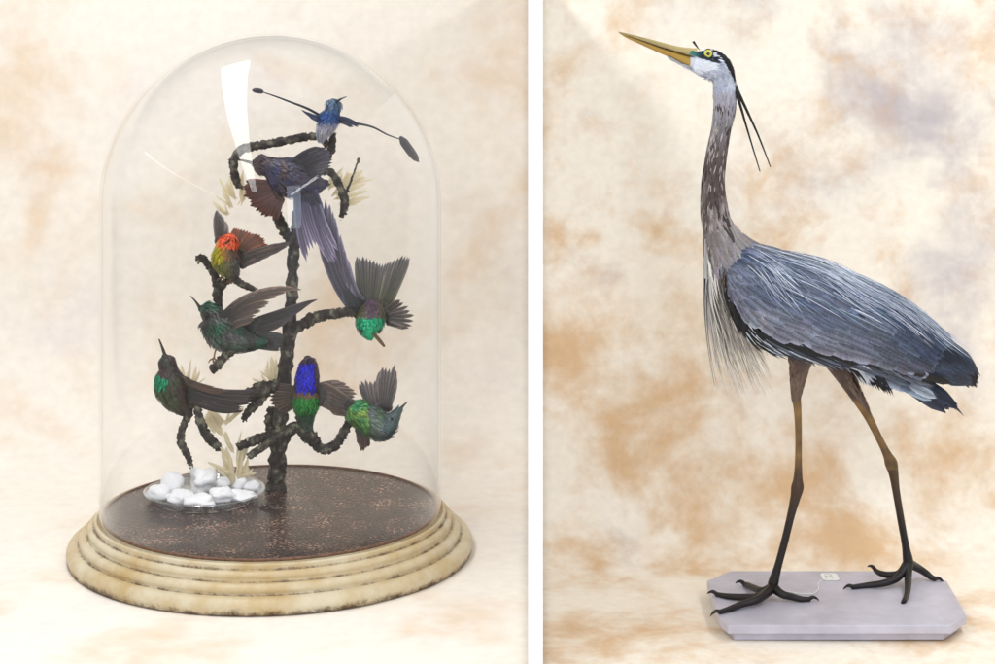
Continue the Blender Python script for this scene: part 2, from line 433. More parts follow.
# bill
def billc(uv, t, th): return mixc(C(158, 142, 72), C(196, 170, 92), t)
m = M()
def up(uv, t, th):
    return mixc(C(196, 182, 130), C(92, 84, 50), t * 1.1) if math.cos(th) < .2 else C(150, 132, 66)
loft(m, [(696.5, 53.6, 0, 5.4, 6.5), (690, 52.6, 0, 4.6, 6), (677, 49.5, 0, 3.2, 4.6), (660, 44.7, 0, 2.7, 3.6), (640, 38.6, 0, 1.9, 2.4), (626, 34.6, 0, 1.2, 1.4), (618.5, 32.2, 0, .4, .5)],
     lambda uv, t, th: mixc(C(206, 188, 132), C(120, 104, 60), abs(math.sin(th)) * .3 + t * .5), ring=18, sub=5)
mb = vcol_mat('bill_horn', .32, .5, .1, 250, .05, coat=.2)
m.build('upper_bill', mb, root)
m = M()
loft(m, [(696, 62.6, 0, 5.8, 5.6), (690, 60.8, 0, 5.6, 5.2), (677, 56.2, 0, 4.1, 4.2), (660, 50.0, 0, 3.2, 3.2), (640, 42, 0, 2.2, 2.2), (627, 36.8, 0, 1.3, 1.3), (619.5, 33, 0, .4, .5)],
     lambda uv, t, th: mixc(C(186, 148, 58), C(150, 116, 50), t), ring=18, sub=5)
m.build('lower_bill', mb, root)
m = M()
loft(m, [(700, 58.8, 0, .7, 6.9), (690, 56.4, 0, .55, 6.1), (677, 52.6, 0, .5, 4.7), (660, 47.4, 0, .45, 3.7), (640, 40.4, 0, .4, 2.5), (627, 35.8, 0, .35, 1.5)],
     lambda uv, t, th: C(58, 44, 28), ring=14, sub=4)
m.build('bill_gape', mb, root)
# chin feathers under the bill
m = M()
for k in range(90):
    t = random.random(); u = 670 + 30 * t; v = 58.5 + 17 * t + random.uniform(-1.5, .5)
    fpath(m, [P(u - 3, v - 1, random.uniform(-4, 4)), P(u + 6, v + 2.6, random.uniform(-5, 5) * (.4 + t))], 2.6 * S, Vector((-.2, -.7, -.6)), vary(mixc(C(176, 176, 182), C(214, 218, 228), t), .15), prof=prof_point, seg=3)
m.build('chin_feathers', mFd, root)
# eyes
for sgn in (-1, 1):
    def blob(name, u, v, d, r, rd, c, par, mat, off=0):
        mm = M(); n = 14
        for i in range(n + 1):
            a = math.pi * i / n
            for j in range(20):
                b = 2 * math.pi * j / 20
                mm.vert(P(u, v, d) + Vector((math.sin(a) * math.cos(b) * r, math.cos(a) * rd * sgn, math.sin(a) * math.sin(b) * r)) * S, c)
        for i in range(n):
            for j in range(20): mm.f.append((i * 20 + j, i * 20 + (j + 1) % 20, (i + 1) * 20 + (j + 1) % 20, (i + 1) * 20 + j))
        return mm.build(name, mat, par)
    meye = vcol_mat('eye_gloss', .12, .6, .03, 100, 0, coat=1)
    e = blob('eye', 708.2, 53.8, sgn * 7.6, 5.2, 2.2, C(16, 22, 30), root, meye)
    blob('iris', 708.2, 53.8, sgn * 8.9, 4.1, 1.5, C(206, 204, 70), e, meye)
    blob('pupil', 708.2, 53.8, sgn * 9.8, 2.0, 1.1, C(6, 6, 8), e, meye)
# head stripe, crest nib, nape plumes
m = M()
for sgn in (-1, 1):
    for k in range(110):
        t = random.random()
        if random.random() < .6:   # stripe from the bill through the eye
            u = 689 + 26 * t; v = 52 + 9.0 * t + random.uniform(-2.4, 2.2) * (1 - t * .75)
            if (u - 708.2) ** 2 + (v - 53.8) ** 2 < 26: continue
            d = sgn * (7.0 + 3.4 * t); cc = mixc(C(58, 130, 128), C(10, 24, 42), t * 2.6)
            fpath(m, [P(u, v, d + sgn * .7), P(u + 5, v + 1.9, d + sgn * 1.3)], 2.4 * S, Vector((0, sgn, .3)), cc, prof=prof_point, seg=3)
        else:                      # black line along the rear crown
            u = 708 + 20 * t; v = 49.0 + (u - 708) ** 1.45 * .245 + random.uniform(-.4, 1.6); d = sgn * random.uniform(0, 6.5)
            fpath(m, [P(u, v, d), P(u + 4.5, v + 1.2 + 4.6 * t, d)], 2.2 * S, Vector((.4, sgn, .6)), C(12, 14, 22), prof=prof_point, seg=3)
for k in range(60):
    t = random.random(); u = 731 + 4 * t + random.uniform(-1, .5); v = 74 + 20 * t
    fpath(m, [P(u, v, random.uniform(-5, 5)), P(u + 1.2, v + 7, random.uniform(-4, 4))], 2 * S, Vector((1, -.3, 0)), C(24, 22, 28), prof=prof_point, seg=3)
m.build('head_stripe', mF, root)
m = M()
fpath(m, [P(693, 41.5, -1), P(696.5, 46.5, -1), P(700, 50.5, -1)], 2.2 * S, Vector((0, -1, 0)), C(30, 26, 26), prof=prof_hair, seg=5)
fpath(m, [P(693.5, 41.3, 0), P(697, 46.5, 0), P(700, 50.5, 0)], 2.0 * S, Vector((0, -1, 0)), C(40, 34, 32), prof=prof_hair, seg=5)
m.build('crest_tuft', mF, root)
def strand(m, pts, r0, r1, c, seg=26, ring=6):
    q = [(*a, r0 + (r1 - r0) * i / (len(pts) - 1)) for i, a in enumerate(pts)]
    loft(m, [(a[0], a[1], a[2], a[3], a[3]) for a in q], lambda uv, t, th: c, ring=ring, sub=8)
for pts in ([(731, 78, -3), (736, 92, -4), (741, 108, -4), (748, 132, -5), (760, 171.5, -6)], [(731, 76, 1), (738, 92, 2), (747, 111, 3), (758, 135, 4), (770.5, 167, 5)]):
    m = M(); strand(m, pts, 2.2, .55, C(22, 20, 26)); m.build('nape_plume', mF, root)

# --- wing surface
Tl = [(724, 268), (731, 252), (748, 246), (782, 254), (824, 264.5), (856, 280), (889, 295.5), (919, 317), (942, 338), (966, 355), (979, 377)]
Bl = [(725, 274), (729, 292), (741, 313), (763, 331), (800, 343.5), (838, 352), (877, 361), (903, 369), (925, 376), (950, 384), (974, 386)]
Dl = [(14, 0), (30, 0), (44, 0), (54, 0), (58, 0), (56, 0), (51, 0), (42, 0), (32, 0), (20, 0), (6, 0)]
def pl(arr, a):
    a = max(0, min(.9999, a)) * (len(arr) - 1); i = int(a); f = a - i
    p0 = arr[max(0, i - 1)]; p1 = arr[i]; p2 = arr[i + 1]; p3 = arr[min(len(arr) - 1, i + 2)]
    return tuple(.5 * (2 * b + (c - z) * f + (2 * z - 5 * b + 4 * c - e) * f * f + (3 * b - z - 3 * c + e) * f ** 3) for z, b, c, e in zip(p0, p1, p2, p3))
def WS(a, b, sgn=-1, lift=0):
    t = pl(Tl, a); bo = pl(Bl, a); dm = pl(Dl, a)[0] + lift
    ang = b * math.pi * .62
    # vertical blend follows the arc so the cross-section is round
    f = (1 - math.cos(ang)) / (1 - math.cos(math.pi * .62))
    d = dm * math.sin(ang) ** .8 if ang > 0 else 0
    return P(t[0] + (bo[0] - t[0]) * f, t[1] + (bo[1] - t[1]) * f - lift * math.cos(ang) * .6, sgn * d)
def WN(a, b, sgn):
    e = .01
    da_ = WS(min(1, a + e), b, sgn) - WS(max(0, a - e), b, sgn); db_ = WS(a, min(1, b + e), sgn) - WS(a, max(0, b - e), sgn)
    n = da_.cross(db_)
    if n.length < 1e-12: return Vector((0, sgn, 0))
    n.normalize()
    if n.y * sgn < 0: n = -n
    return n
def wfeather(m, a0, b0, a1, b1, W, c0, c1, sgn, l0=.3, l1=3.0, prof=prof_round, seg=7):
    pts = []
    for k in range(4):
        t = k / 3; a = a0 + (a1 - a0) * t; b = b0 + (b1 - b0) * t
        n = WN(a, b, sgn)
        pts.append(WS(a, b, sgn) + n * ((l0 + (l1 - l0) * t) * S))
    fpath(m, pts, W * S, WN((a0 + a1) / 2, (b0 + b1) / 2, sgn), c0, c1, prof, seg=seg, camber=.26)
for sgn in (-1, 1):
    m = M(); na, nb = 60, 16
    for i in range(na + 1):
        for j in range(nb + 1):
            m.vert(WS(i / na, j / nb, sgn), mixc(C(66, 80, 102), C(20, 26, 40), (i / na - .45) * 2.2))
    for i in range(na):
        for j in range(nb): a = i * (nb + 1) + j; m.f.append((a, a + 1, a + nb + 2, a + nb + 1))
    def wcol(a, b):
        blue = C(60, 80, 114); grey = C(138, 143, 160); dark = C(26, 36, 58)
        k = nz((a * 7, b * 4, 2)) + .25 * nz((a * 25, b * 12, 5))
        c = mixc(blue, grey, max(0, .35 + k * .9) * (1.1 - a))
        if b > .62: c = mixc(c, C(136, 134, 146), (b - .62) * 2.4 * (1.1 - a))
        c = mixc(c, dark, max(0, (a - .48) * 1.9 + k * .4))
        if a < .09: c = mixc(C(104, 82, 72), c, a / .09)
        return c
    # flight feathers: long, from mid wing to the tips
    for k in range(15):
        t = k / 14
        b = .12 + .86 * t
        a0 = .45 - .1 * t; a1 = .995 - .25 * t ** 1.3 + random.uniform(-.01, .01)
        cc = vary(mixc(C(60, 76, 104), C(40, 50, 72), t), .25)
        wfeather(m, a0, b, a1, min(.98, b * .96 + .03), 17 - 4 * t, cc, vary(C(30, 36, 52), .2), sgn, .3, 2.4 + random.uniform(-.4, .6), seg=10)
    # greater coverts .. lesser coverts : rows of shingles from back to front
    rows = 27
    for r in range(rows):
        a0 = .70 * (1 - r / (rows - 1)) ** .95 + .004
        n = int(9 + 6 * (1 - abs(a0 - .35)))
        for k in range(n):
            b = (k + .5 * (r % 2) + random.uniform(-.3, .3)) / n
            if b < 0.0 or b > .97: continue
            lng = .035 + .085 * min(1, a0 * 1.8) * random.uniform(.8, 1.15)
            if b > .85: lng *= .8
            c0 = vary(wcol(a0, b), .26, .06); c1 = vary(mixc(c0, C(150, 164, 190), (.05 + .34 * random.random() ** 2) * (1.1 - a0)), .15)
            wfeather(m, a0, b, min(.99, a0 + lng), min(.985, b + random.uniform(-.02, .05) + .02), 8 + 11 * min(1, a0 * 2), c0, c1, sgn, .4 + (k % 2) * .45, .4 + (k % 2) * .45 + 26 * lng, seg=6)
    for k in range(150):
        a = random.uniform(.70, .91); b = random.uniform(.04, .985)
        c0 = vary(mixc(C(76, 92, 122), C(34, 42, 60), (a - .76) * 4.5 + random.uniform(-.3, .4)), .2)
        wfeather(m, a, b, min(.975, a + random.uniform(.06, .09)), .5 + (b - .5) * .93, 5.2, c0, vary(C(40, 50, 70), .3), sgn, 1.0 + (1 - a) * 6, 1.2 + (1 - a) * 9, prof_point, seg=6)
    w = m.build('wing', mF, root)
    # leading edge rust-brown wrist
    m = M()
    for k in range(130):
        b = random.random(); a = .004 + .05 * random.random() + .1 * max(0, b - .5) * random.random()
        wfeather(m, a, .1 + .85 * b, a + .035, .12 + .85 * b, 4.2, vary(mixc(C(128, 102, 88), C(60, 54, 58), random.random()), .2), None, sgn, 2.2, 5.6, seg=3)
    m.build('wing_edge', mF, root)
    # dark under-wing band
    m = M()
    for k in range(60):
        t = k / 59
        a = .12 + .62 * t
        wf = pl(Bl, a)
        d = -sgn * 0 + sgn * (pl(Dl, a)[0] * .86)
        u0, v0 = wf[0] - 6, wf[1] - 5
        L_ = 34 + 14 * t
        ang = math.radians(40 - 26 * min(1, t * 1.8))
        c = vary(C(14, 15, 22) if random.random() < .8 else C(120, 128, 146), .25)
        fpath(m, [P(u0, v0, d), P(u0 + L_ * .5 * math.cos(ang), v0 + 4.2 + L_ * .5 * math.sin(ang), d + sgn * 1), P(u0 + L_ * math.cos(ang), v0 + 6.2 + L_ * math.sin(ang) * .9, d - sgn * 2)],
              8 * S, Vector((0, sgn, -.3)), c, None, prof_round, seg=5)
    for k in range(230):
        a = .02 + .74 * random.random(); b = 1.0 + random.random() * (.12 if a < .3 else .09)
        if a < .27: cc = vary(C(10, 11, 17), .35)
        elif b < 1.025: cc = vary(C(12, 14, 22), .3)
        else: cc = vary(mixc(C(36, 42, 56), C(104, 114, 134), random.random() ** 1.6), .2)
        W = random.uniform(4, 7)
        if .16 < a < .5 and random.random() < .25: cc = vary(C(198, 206, 218), .08); W = random.uniform(1.2, 2.6)
        wfeather(m, a, b, a + .09, b + .05 + .03 * random.random(), W, cc, None, sgn, .8 + random.random(), 2.4 + random.random() * 2, prof=prof_point, seg=5)
    m.build('under_wing', mF, root)
    # pale scapular plumes
    m = M()
    for k in range(420 if sgn < 0 else 200):
        grp = random.random()
        if grp < .55: a = random.gauss(.40, .07); b = abs(random.gauss(.24, .13)); l = random.uniform(.12, .28); db_ = random.uniform(.08, .22)
        elif grp < .85: a = random.gauss(.58, .06); b = abs(random.gauss(.16, .09)); l = random.uniform(.12, .26); db_ = random.uniform(.0, .16)
        else: a = random.gauss(.27, .03); b = abs(random.gauss(.45, .12)); l = random.uniform(.05, .1); db_ = random.uniform(.10, .2)
        if a + l > .95: l = .95 - a
        br = random.random()
        c = vary(mixc(C(112, 128, 154), C(226, 232, 244), br ** 1.5), .08)
        wfeather(m, a, b, a + l, b + db_, random.uniform(.6, 1.5), c, c, sgn, 4.6, 7.5 + random.random() * 2.5, prof=prof_point, seg=8)
    m.build('scapular_plumes', mFd, root)

# tail
m = M()
for k in range(14):
    t = k / 13
    d = (t - .5) * 44
    e = abs(t - .5) * 2
    tip = (957 + random.uniform(-6, 5) - 8 * e, 410 + random.uniform(-4, 4) - 5 * (1 - e), d * .8)
    c0 = vary(mixc(C(104, 118, 142), C(60, 72, 94), random.random()), .12)
    fpath(m, [P(858, 356 + 4 * e, d * .6), P(900, 374 + 3 * e, d * .9), P(*tip)], 19 * S, Vector((-.25, -1 if d < 0 else 1, .4)), c0, C(34, 40, 56), prof_round, seg=9)
for k in range(26):
    t = random.random(); d = -random.uniform(8, 24)
    u = 850 + 60 * t; v = 364 + 22 * t + random.uniform(-5, 5)
    fpath(m, [P(u, v, d), P(u + 16, v + 6, d - 3), P(u + 32, v + 14, d - 1)], 9 * S, Vector((0, -1, .2)), vary(mixc(C(150, 160, 178), C(76, 88, 110), random.random()), .1), None, seg=5)
for u0, v0, d in ((948, 398, -8), (944, 392, -2), (955, 403, 4)):
    fpath(m, [P(u0 - 20, v0 - 12, d), P(u0 - 6, v0 - 2, d), P(u0 + 9, v0 + 13, d)], 5 * S, Vector((0, -1, .2)), C(26, 32, 46), None, prof_point, seg=5)
m.build('tail', mF, root)
# ragged wing-tip feather ends
m = M()
for k in range(90):
    a = random.random()
    u = 940 + 30 * a; v = 372 + 6 * a + random.uniform(-3, 3); d = -random.uniform(4, 14) * (1.2 - a)
    fpath(m, [P(u - 14, v - 8, d), P(u, v, d), P(u + 10, v + 7 + random.uniform(-2, 3), d)], 6 * S, Vector((0, -1, .2)), vary(mixc(C(24, 30, 44), C(74, 88, 112), random.random() ** 2), .2), C(16, 20, 30), prof_point, seg=5)
m.build('wing_tip', mF, root)
# belly and vent fluff
m = M()
for k in range(420):
    t = random.random()
    u = 770 + 105 * t; v = 344 + 24 * t ** .8 + random.uniform(-7, 4); d = random.uniform(-34, 34) * (1 - .3 * t)
    c = vary(mixc(C(58, 62, 76), C(150, 154, 168), random.random() ** 2), .2)
    l = random.uniform(12, 24)
    fpath(m, [P(u, v, d), P(u + l * .6, v + l * .2, d), P(u + l, v + l * .52, d)], 5.5 * S, Vector((0, -1 if d < 0 else 1, -.6)), c, None, prof_point, seg=4)
for k in range(110):
    t = random.random(); u = 856 + 30 * t; d = random.uniform(-26, 10)
    c = C(208, 214, 226) if t < .45 and random.random() < .6 else vary(C(30, 32, 44), .3)
    fpath(m, [P(u - 14, 360 + 6 * t, d), P(u - 3, 370 + 6 * t, d - 2), P(u + 4 + 4 * t, 382 + 13 * t + random.uniform(-5, 2), d)], 5 * S, Vector((0, -1, 0)), c, None, prof_point, seg=5)
m.build('belly_feathers', mFd, root)
# breast plumes: long loose strands
m = M()
for k in range(1150):
    t = random.random()
    u = 706 + 32 * t + random.uniform(-2, 2); v = 236 + 44 * random.random() + 12 * t; d = random.uniform(-1, 1)
    d = d * (15 + 12 * t) * (1 if random.random() < .8 else .5)
    ln = random.uniform(25, 78) * (1 - .25 * t) + 12
    if random.random() < .3: ln += random.uniform(20, 62)
    sw = (u - 704) * .25 + ln * random.uniform(.04, .22) + t * 12
    ue, ve = u + sw, min(v + ln, 398 + random.uniform(-12, 4))
    br = random.random()
    c = vary(mixc(C(84, 86, 98), C(240, 238, 236), br ** .6), .1)
    if random.random() < .2: c = vary(C(38, 38, 46), .2)
    fpath(m, [P(u, v, d), P(u + sw * .28 - 2, v + (ve - v) * .45, d * 1.08), P(ue, ve, d * 1.05 + random.uniform(-3, 3))], random.uniform(1.3, 2.9) * S * (1 if ln < 80 else .62), Vector((-.3, -1 if d < 6 else 1, 0)), c, vary(mixc(c, C(210, 200, 182), .4), .1), prof_point if ln < 80 else prof_hair, seg=8, camber=.1)
m.build('breast_plumes', mFd, root)

# legs
mleg = vcol_mat('leg_scales', .42, .45, .25, 700, .5)
def legc(uv, t, th):
    u, v, d = uv
    k = nz((u * .1, v * .12, d * .1))
    if v < 400: c = mixc(C(96, 76, 66), C(66, 52, 50), .5 + k)
    elif v < 470: c = mixc(C(146, 112, 62), C(80, 60, 40), .5 + k * .5 + (v - 430) / 90 * .5)
    else: c = mixc(C(76, 54, 34), C(20, 15, 15), (v - 470) / 60)
    return c
def legfeathers(m, ax, n):
    for k in range(n):
        t = random.random() ** 1.2
        u = ax[0][0] + (ax[1][0] - ax[0][0]) * t; v = ax[0][1] + (ax[1][1] - ax[0][1]) * t; d = ax[0][2] + (ax[1][2] - ax[0][2]) * t
        r = ax[0][3] * (1 - t) + ax[1][3] * t
        th = random.uniform(0, 2 * math.pi)
        uu = u + math.cos(th) * r; dd = d + math.sin(th) * r
        fpath(m, [P(uu, v, dd), P(uu + (ax[1][0] - ax[0][0]) * .12, v + 5, dd), P(u + (ax[1][0] - ax[0][0]) * .25 + math.cos(th) * r * .7, v + 10, d + math.sin(th) * r * .75)], 3.2 * S, Vector((math.cos(th), math.sin(th), 0)), vary(C(104, 84, 74), .25), None, prof_point, seg=3)
ankL = (773, 587, -3); ankR = (908, 563, 40)
mfoot = vcol_mat('foot_scales', .4, .45, .2, 900, .6)
def foot(parent, ank, toes):
    f = None
    for idx, tp in enumerate(toes):
        m = M()
        q = []
        n = len(tp)
        for i, (u, v, lift) in enumerate(tp):
            r = 4.6 - 2.3 * (i + 1) / n
            pt = ONP(u, v, 18 + lift + r)
            uu, vv, dd = UV(pt)
            q.append((uu, vv, dd, r, r))
        q = [(ank[0], ank[1], ank[2], 5.2, 5.2)] + q
        loft(m, q, lambda uv, t, th: vary(C(24, 19, 19), .1), ring=12, sub=5)
        f = m.build('toe', mfoot, parent)
        # claw
        u, v, dd = q[-1][:3]; pu, pv, pd = q[-2][:3]
        L_ = math.hypot(u - pu, v - pv); du, dv = (u - pu) / L_, (v - pv) / L_
        m = M()
        loft(m, [(u - du, v - dv, dd, 2.2, 2.2), (u + du * 3, v + dv * 3 - 2.0, dd, 1.8, 1.8), (u + du * 7, v + dv * 7 - .6, dd, 1.0, 1.0), (u + du * 9, v + dv * 9 + 1.6, dd, .3, .3)], lambda uv, t, th: C(20, 17, 17), ring=8, sub=4)
        m.build('claw', mfoot, f)
m = M()
loft(m, [(803, 340, -16, 16, 16), (801, 358, -16, 12.5, 12), (798, 376, -15, 8, 8), (796, 392, -14, 5.2, 5.2), (797.5, 408, -13, 4.0, 4.2), (798.5, 430, -12, 3.4, 3.6), (798.5, 460, -10, 3.5, 3.6), (798, 478, -9, 4.6, 4.6), (797.5, 487, -9, 6.4, 6),
         (795.5, 497, -8, 5.2, 5), (791, 515, -7, 4.0, 4.2), (785, 540, -5, 3.8, 4), (778, 566, -4, 3.9, 4), (773, 584, -3, 5.4, 5.4), (772, 591, -3, 4.2, 4.2)], legc, ring=18, sub=5)
legfeathers(m, [(801, 352, -16, 12.5), (796.5, 394, -14, 4.5)], 260)
lg = m.build('leg', mleg, root)
foot(lg, ankL, [[(760, 596, 3), (744, 597, 1), (727, 596, 0), (716, 594, 0)], [(758, 599, 3), (742, 604, 1), (729, 609, 0), (719, 612, 0)], [(763, 591, 5), (754, 588, 3), (748, 585, 1), (744, 584, 0)], [(782, 594, 4), (793, 597, 1), (802, 599, 0), (810, 599, 0)]])
m = M()
loft(m, [(832, 352, 16, 15, 15), (840, 368, 17, 10.5, 11), (849, 384, 19, 7.5, 8), (860, 402, 21, 5.6, 6), (869, 418, 24, 4.2, 4.4), (880, 440, 28, 3.6, 3.7), (887, 454, 31, 4.4, 4.4), (891, 463, 32, 6.4, 6),
         (893.5, 473, 33, 5, 5), (896, 490, 35, 3.9, 4), (901, 520, 37, 3.7, 4), (905.5, 545, 39, 3.8, 4), (908, 560, 40, 5.2, 5.2), (909, 568, 40, 4.4, 4.4)], legc, ring=18, sub=5)
legfeathers(m, [(838, 362, 17, 11), (862, 404, 21, 5)], 240)
lg = m.build('leg', mleg, root)
foot(lg, ankR, [[(900, 573, 8), (890, 575, 6), (880, 573, 7), (875, 570, 8)], [(898, 577, 6), (884, 583, 2), (868, 585, 0), (852, 587, 0)], [(908, 575, 8), (908, 584, 4), (907, 594, 1), (904, 601, 0)], [(918, 568, 9), (926, 573, 4), (931, 577, 1), (936, 579, 0)]])

# plinth
def octo(uL, uR, vF, vB, h, cham, inset=0):
    A = [ONP(733, 625, 18), ONP(943, 625, 18), ONP(963, 611, 18), ONP(941, 574.5, 18), ONP(928, 571, 18), ONP(742, 571, 18), ONP(728, 575, 18), ONP(707, 616, 18)]
    return A
pts = [(-117, -82), (97, -82), (119, -52), (123, 52), (97, 84), (-95, 84), (-123, 52), (-123, -60)]
cx0, cy0 = (ONP(838, 600, 18).x / S - 1, 0)
def slab(ins, z0, z1):
    m = M()
    poly = []
    for x, y in pts:
        poly.append(((cx0 + x * (1 - ins / 123.0)) * S, (cy0 + y * (1 - ins / 84.0)) * S))
    prism(m, poly, z0 * S, z1 * S); return m
mpl = principled('painted_wood_grey', C(190, 188, 202), .45, noise_scale=16, noise_amt=.14, bump=.3, bump_scale=90)
pr = thing('plinth', 'pale lilac-grey two-step wooden plinth with cut corners under the heron', 'plinth', Vector((cx0 * S, cy0 * S, 0)))
bevel(slab(0, 9.2, 18).build('top_board', mpl, pr, False), .0025)
bevel(slab(7, 1.2, 9.2).build('lower_board', mpl, pr, False), .0025)
# tag and string
m = M(); c0 = ONP(829.5, 577.5, 18)
mpaper = principled('paper', C(238, 240, 238), .8)
tr_ = thing('paper_tag', 'small white paper tag tied by thread, lying on the plinth between the feet', 'tag', c0)
prism(m, [(c0.x + (.5 + 9.5 * math.cos(a_) * (1 - .12 * math.cos(4 * a_))) * S, c0.y + (1 + 13 * math.sin(a_) * (1 - .12 * math.cos(4 * a_))) * S) for a_ in [q * math.pi / 14 for q in range(28)]], 18.3 * S, 18.8 * S)
m.build('card', mpaper, tr_, False)
m = M()
for pts_ in ([(-5, -6), (-5, 5), (-1, 0), (3, 6), (3, -6)], [(-5, 9), (5, 8)]):
    for (xa, ya), (xb, yb) in zip(pts_, pts_[1:]):
        dv = Vector((xb - xa, yb - ya, 0)).normalized(); nv = Vector((-dv.y, dv.x, 0)) * .55
        b0 = len(m.v)
        for q in (Vector((xa, ya, 0)) - nv, Vector((xb, yb, 0)) - nv, Vector((xb, yb, 0)) + nv, Vector((xa, ya, 0)) + nv):
            m.vert((c0.x + q.x * .8 * S, c0.y + q.y * S, 18.95 * S))
        m.f.append((b0, b0 + 1, b0 + 2, b0 + 3))
m.build('ink_mark', principled('ink', C(188, 192, 194), .8), tr_, False)
m = M()
sp_ = [UV(ONP(u, v, 18.8)) for u, v in ((822, 580), (818, 584), (818.5, 589), (814, 593), (806, 593.5), (797, 593), (786, 591))]
loft(m, [(a, b, c_, .5, .5) for a, b, c_ in sp_], ring=6, sub=5)
m.build('thread', mpaper, tr_)

# ------------------------------------------------------------ dome
DC = 214.0; K = (D + DC) / D
DX = (271.5 - 497.5) * K
def lathe(m, prof, seg=128, cfn=None, cx=DX, cy=DC, closed=False, z0=0):
    b = len(m.v)
    for r, h in prof:
        for j in range(seg):
            a = 2 * math.pi * j / seg
            p = Vector(((cx + r * math.cos(a)) * S, (cy + r * math.sin(a)) * S, (z0 + h) * S))
            m.vert(p, cfn(r, h, a) if cfn else (1, 1, 1, 0))
    n = len(prof)
    for i in range(n if closed else n - 1):
        i2 = (i + 1) % n
        for j in range(seg):
            j2 = (j + 1) % seg
            m.f.append((b + i * seg + j, b + i * seg + j2, b + i2 * seg + j2, b + i2 * seg + j))
def arcp(cx, cz, r, a0, a1, n):
    return [(cx + r * math.cos(math.radians(a0 + (a1 - a0) * i / n)), cz + r * math.sin(math.radians(a0 + (a1 - a0) * i / n))) for i in range(n + 1)]
base = thing('turned_base', 'round cream painted turned wooden base with worn gilt mouldings under the dome', 'base', Vector((DX * S, DC * S, 0)))
prof = [(0, .4), (219, .4), (221.5, 1.6)] + arcp(214, 9.0, 8.6, -35, 80, 9) + [(212.6, 17.6), (209.4, 17.4), (208.6, 17.8), (208.4, 19.4)]
prof += arcp(203.5, 22.4, 5.6, -28, 82, 8) + [(202.4, 27.8), (199.6, 27.6), (199.0, 28.2), (198.8, 30.4)] + arcp(195.2, 33.8, 4.3, -35, 85, 7)
prof += [(194.2, 38.0), (192.8, 38.0), (192.6, 39.0)] + arcp(190.9, 42.6, 1.9, -30, 160, 6) + [(188.9, 40), (184.6, 40), (184.4, 44), (0, 44)]
# build a worn-paint material
def worn():
    m, nt, out = newmat('worn_cream_paint'); L = nt.links.new
    b = N(nt, 'ShaderNodeBsdfPrincipled'); b.inputs['Roughness'].default_value = .42; b.inputs['Specular IOR Level'].default_value = .45
    tc = N(nt, 'ShaderNodeTexCoord'); g = N(nt, 'ShaderNodeNewGeometry')
    def nn(s, det):
        n = N(nt, 'ShaderNodeTexNoise'); n.inputs['Scale'].default_value = s; n.inputs['Detail'].default_value = det; n.inputs['Roughness'].default_value = .65; L(tc.outputs['Object'], n.inputs['Vector']); return n
    n1 = nn(9, 5); n2 = nn(32, 8); n3 = nn(240, 6)
    sepx = N(nt, 'ShaderNodeSeparateXYZ'); L(tc.outputs['Object'], sepx.inputs[0])
    # grime gathers in the low roll and the quirks between mouldings
    ca = N(nt, 'ShaderNodeAttribute', attribute_name='Col'); sc = N(nt, 'ShaderNodeSeparateColor'); L(ca.outputs['Color'], sc.inputs[0])
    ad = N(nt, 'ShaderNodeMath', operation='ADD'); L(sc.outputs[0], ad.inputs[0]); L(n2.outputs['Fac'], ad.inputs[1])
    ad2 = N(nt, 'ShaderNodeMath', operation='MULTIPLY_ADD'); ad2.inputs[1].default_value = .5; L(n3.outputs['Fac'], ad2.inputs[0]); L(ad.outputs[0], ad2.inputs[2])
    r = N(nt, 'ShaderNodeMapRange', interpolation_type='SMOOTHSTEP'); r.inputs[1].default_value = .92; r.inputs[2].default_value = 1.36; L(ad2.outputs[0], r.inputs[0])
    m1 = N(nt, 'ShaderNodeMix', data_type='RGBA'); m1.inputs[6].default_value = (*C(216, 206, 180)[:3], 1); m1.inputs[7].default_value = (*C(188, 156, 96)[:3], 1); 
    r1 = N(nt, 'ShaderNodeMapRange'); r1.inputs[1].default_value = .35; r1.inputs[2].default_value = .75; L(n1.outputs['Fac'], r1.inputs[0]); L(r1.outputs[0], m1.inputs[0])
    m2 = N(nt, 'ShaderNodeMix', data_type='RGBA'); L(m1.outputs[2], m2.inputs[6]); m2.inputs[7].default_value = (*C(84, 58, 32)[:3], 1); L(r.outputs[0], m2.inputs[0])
    L(m2.outputs[2], b.inputs['Base Color'])
    bp = N(nt, 'ShaderNodeBump'); bp.inputs['Strength'].default_value = .35; bp.inputs['Distance'].default_value = .0015; L(n2.outputs['Fac'], bp.inputs['Height']); L(bp.outputs[0], b.inputs['Normal'])
    L(b.outputs[0], out.inputs[0]); return m
m = M()
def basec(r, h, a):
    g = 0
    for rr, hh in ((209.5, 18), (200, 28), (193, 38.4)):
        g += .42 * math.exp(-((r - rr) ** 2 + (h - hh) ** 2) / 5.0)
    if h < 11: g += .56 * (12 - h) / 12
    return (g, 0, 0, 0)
lathe(m, prof, 160, basec)
m.build('moulding', worn(), base)
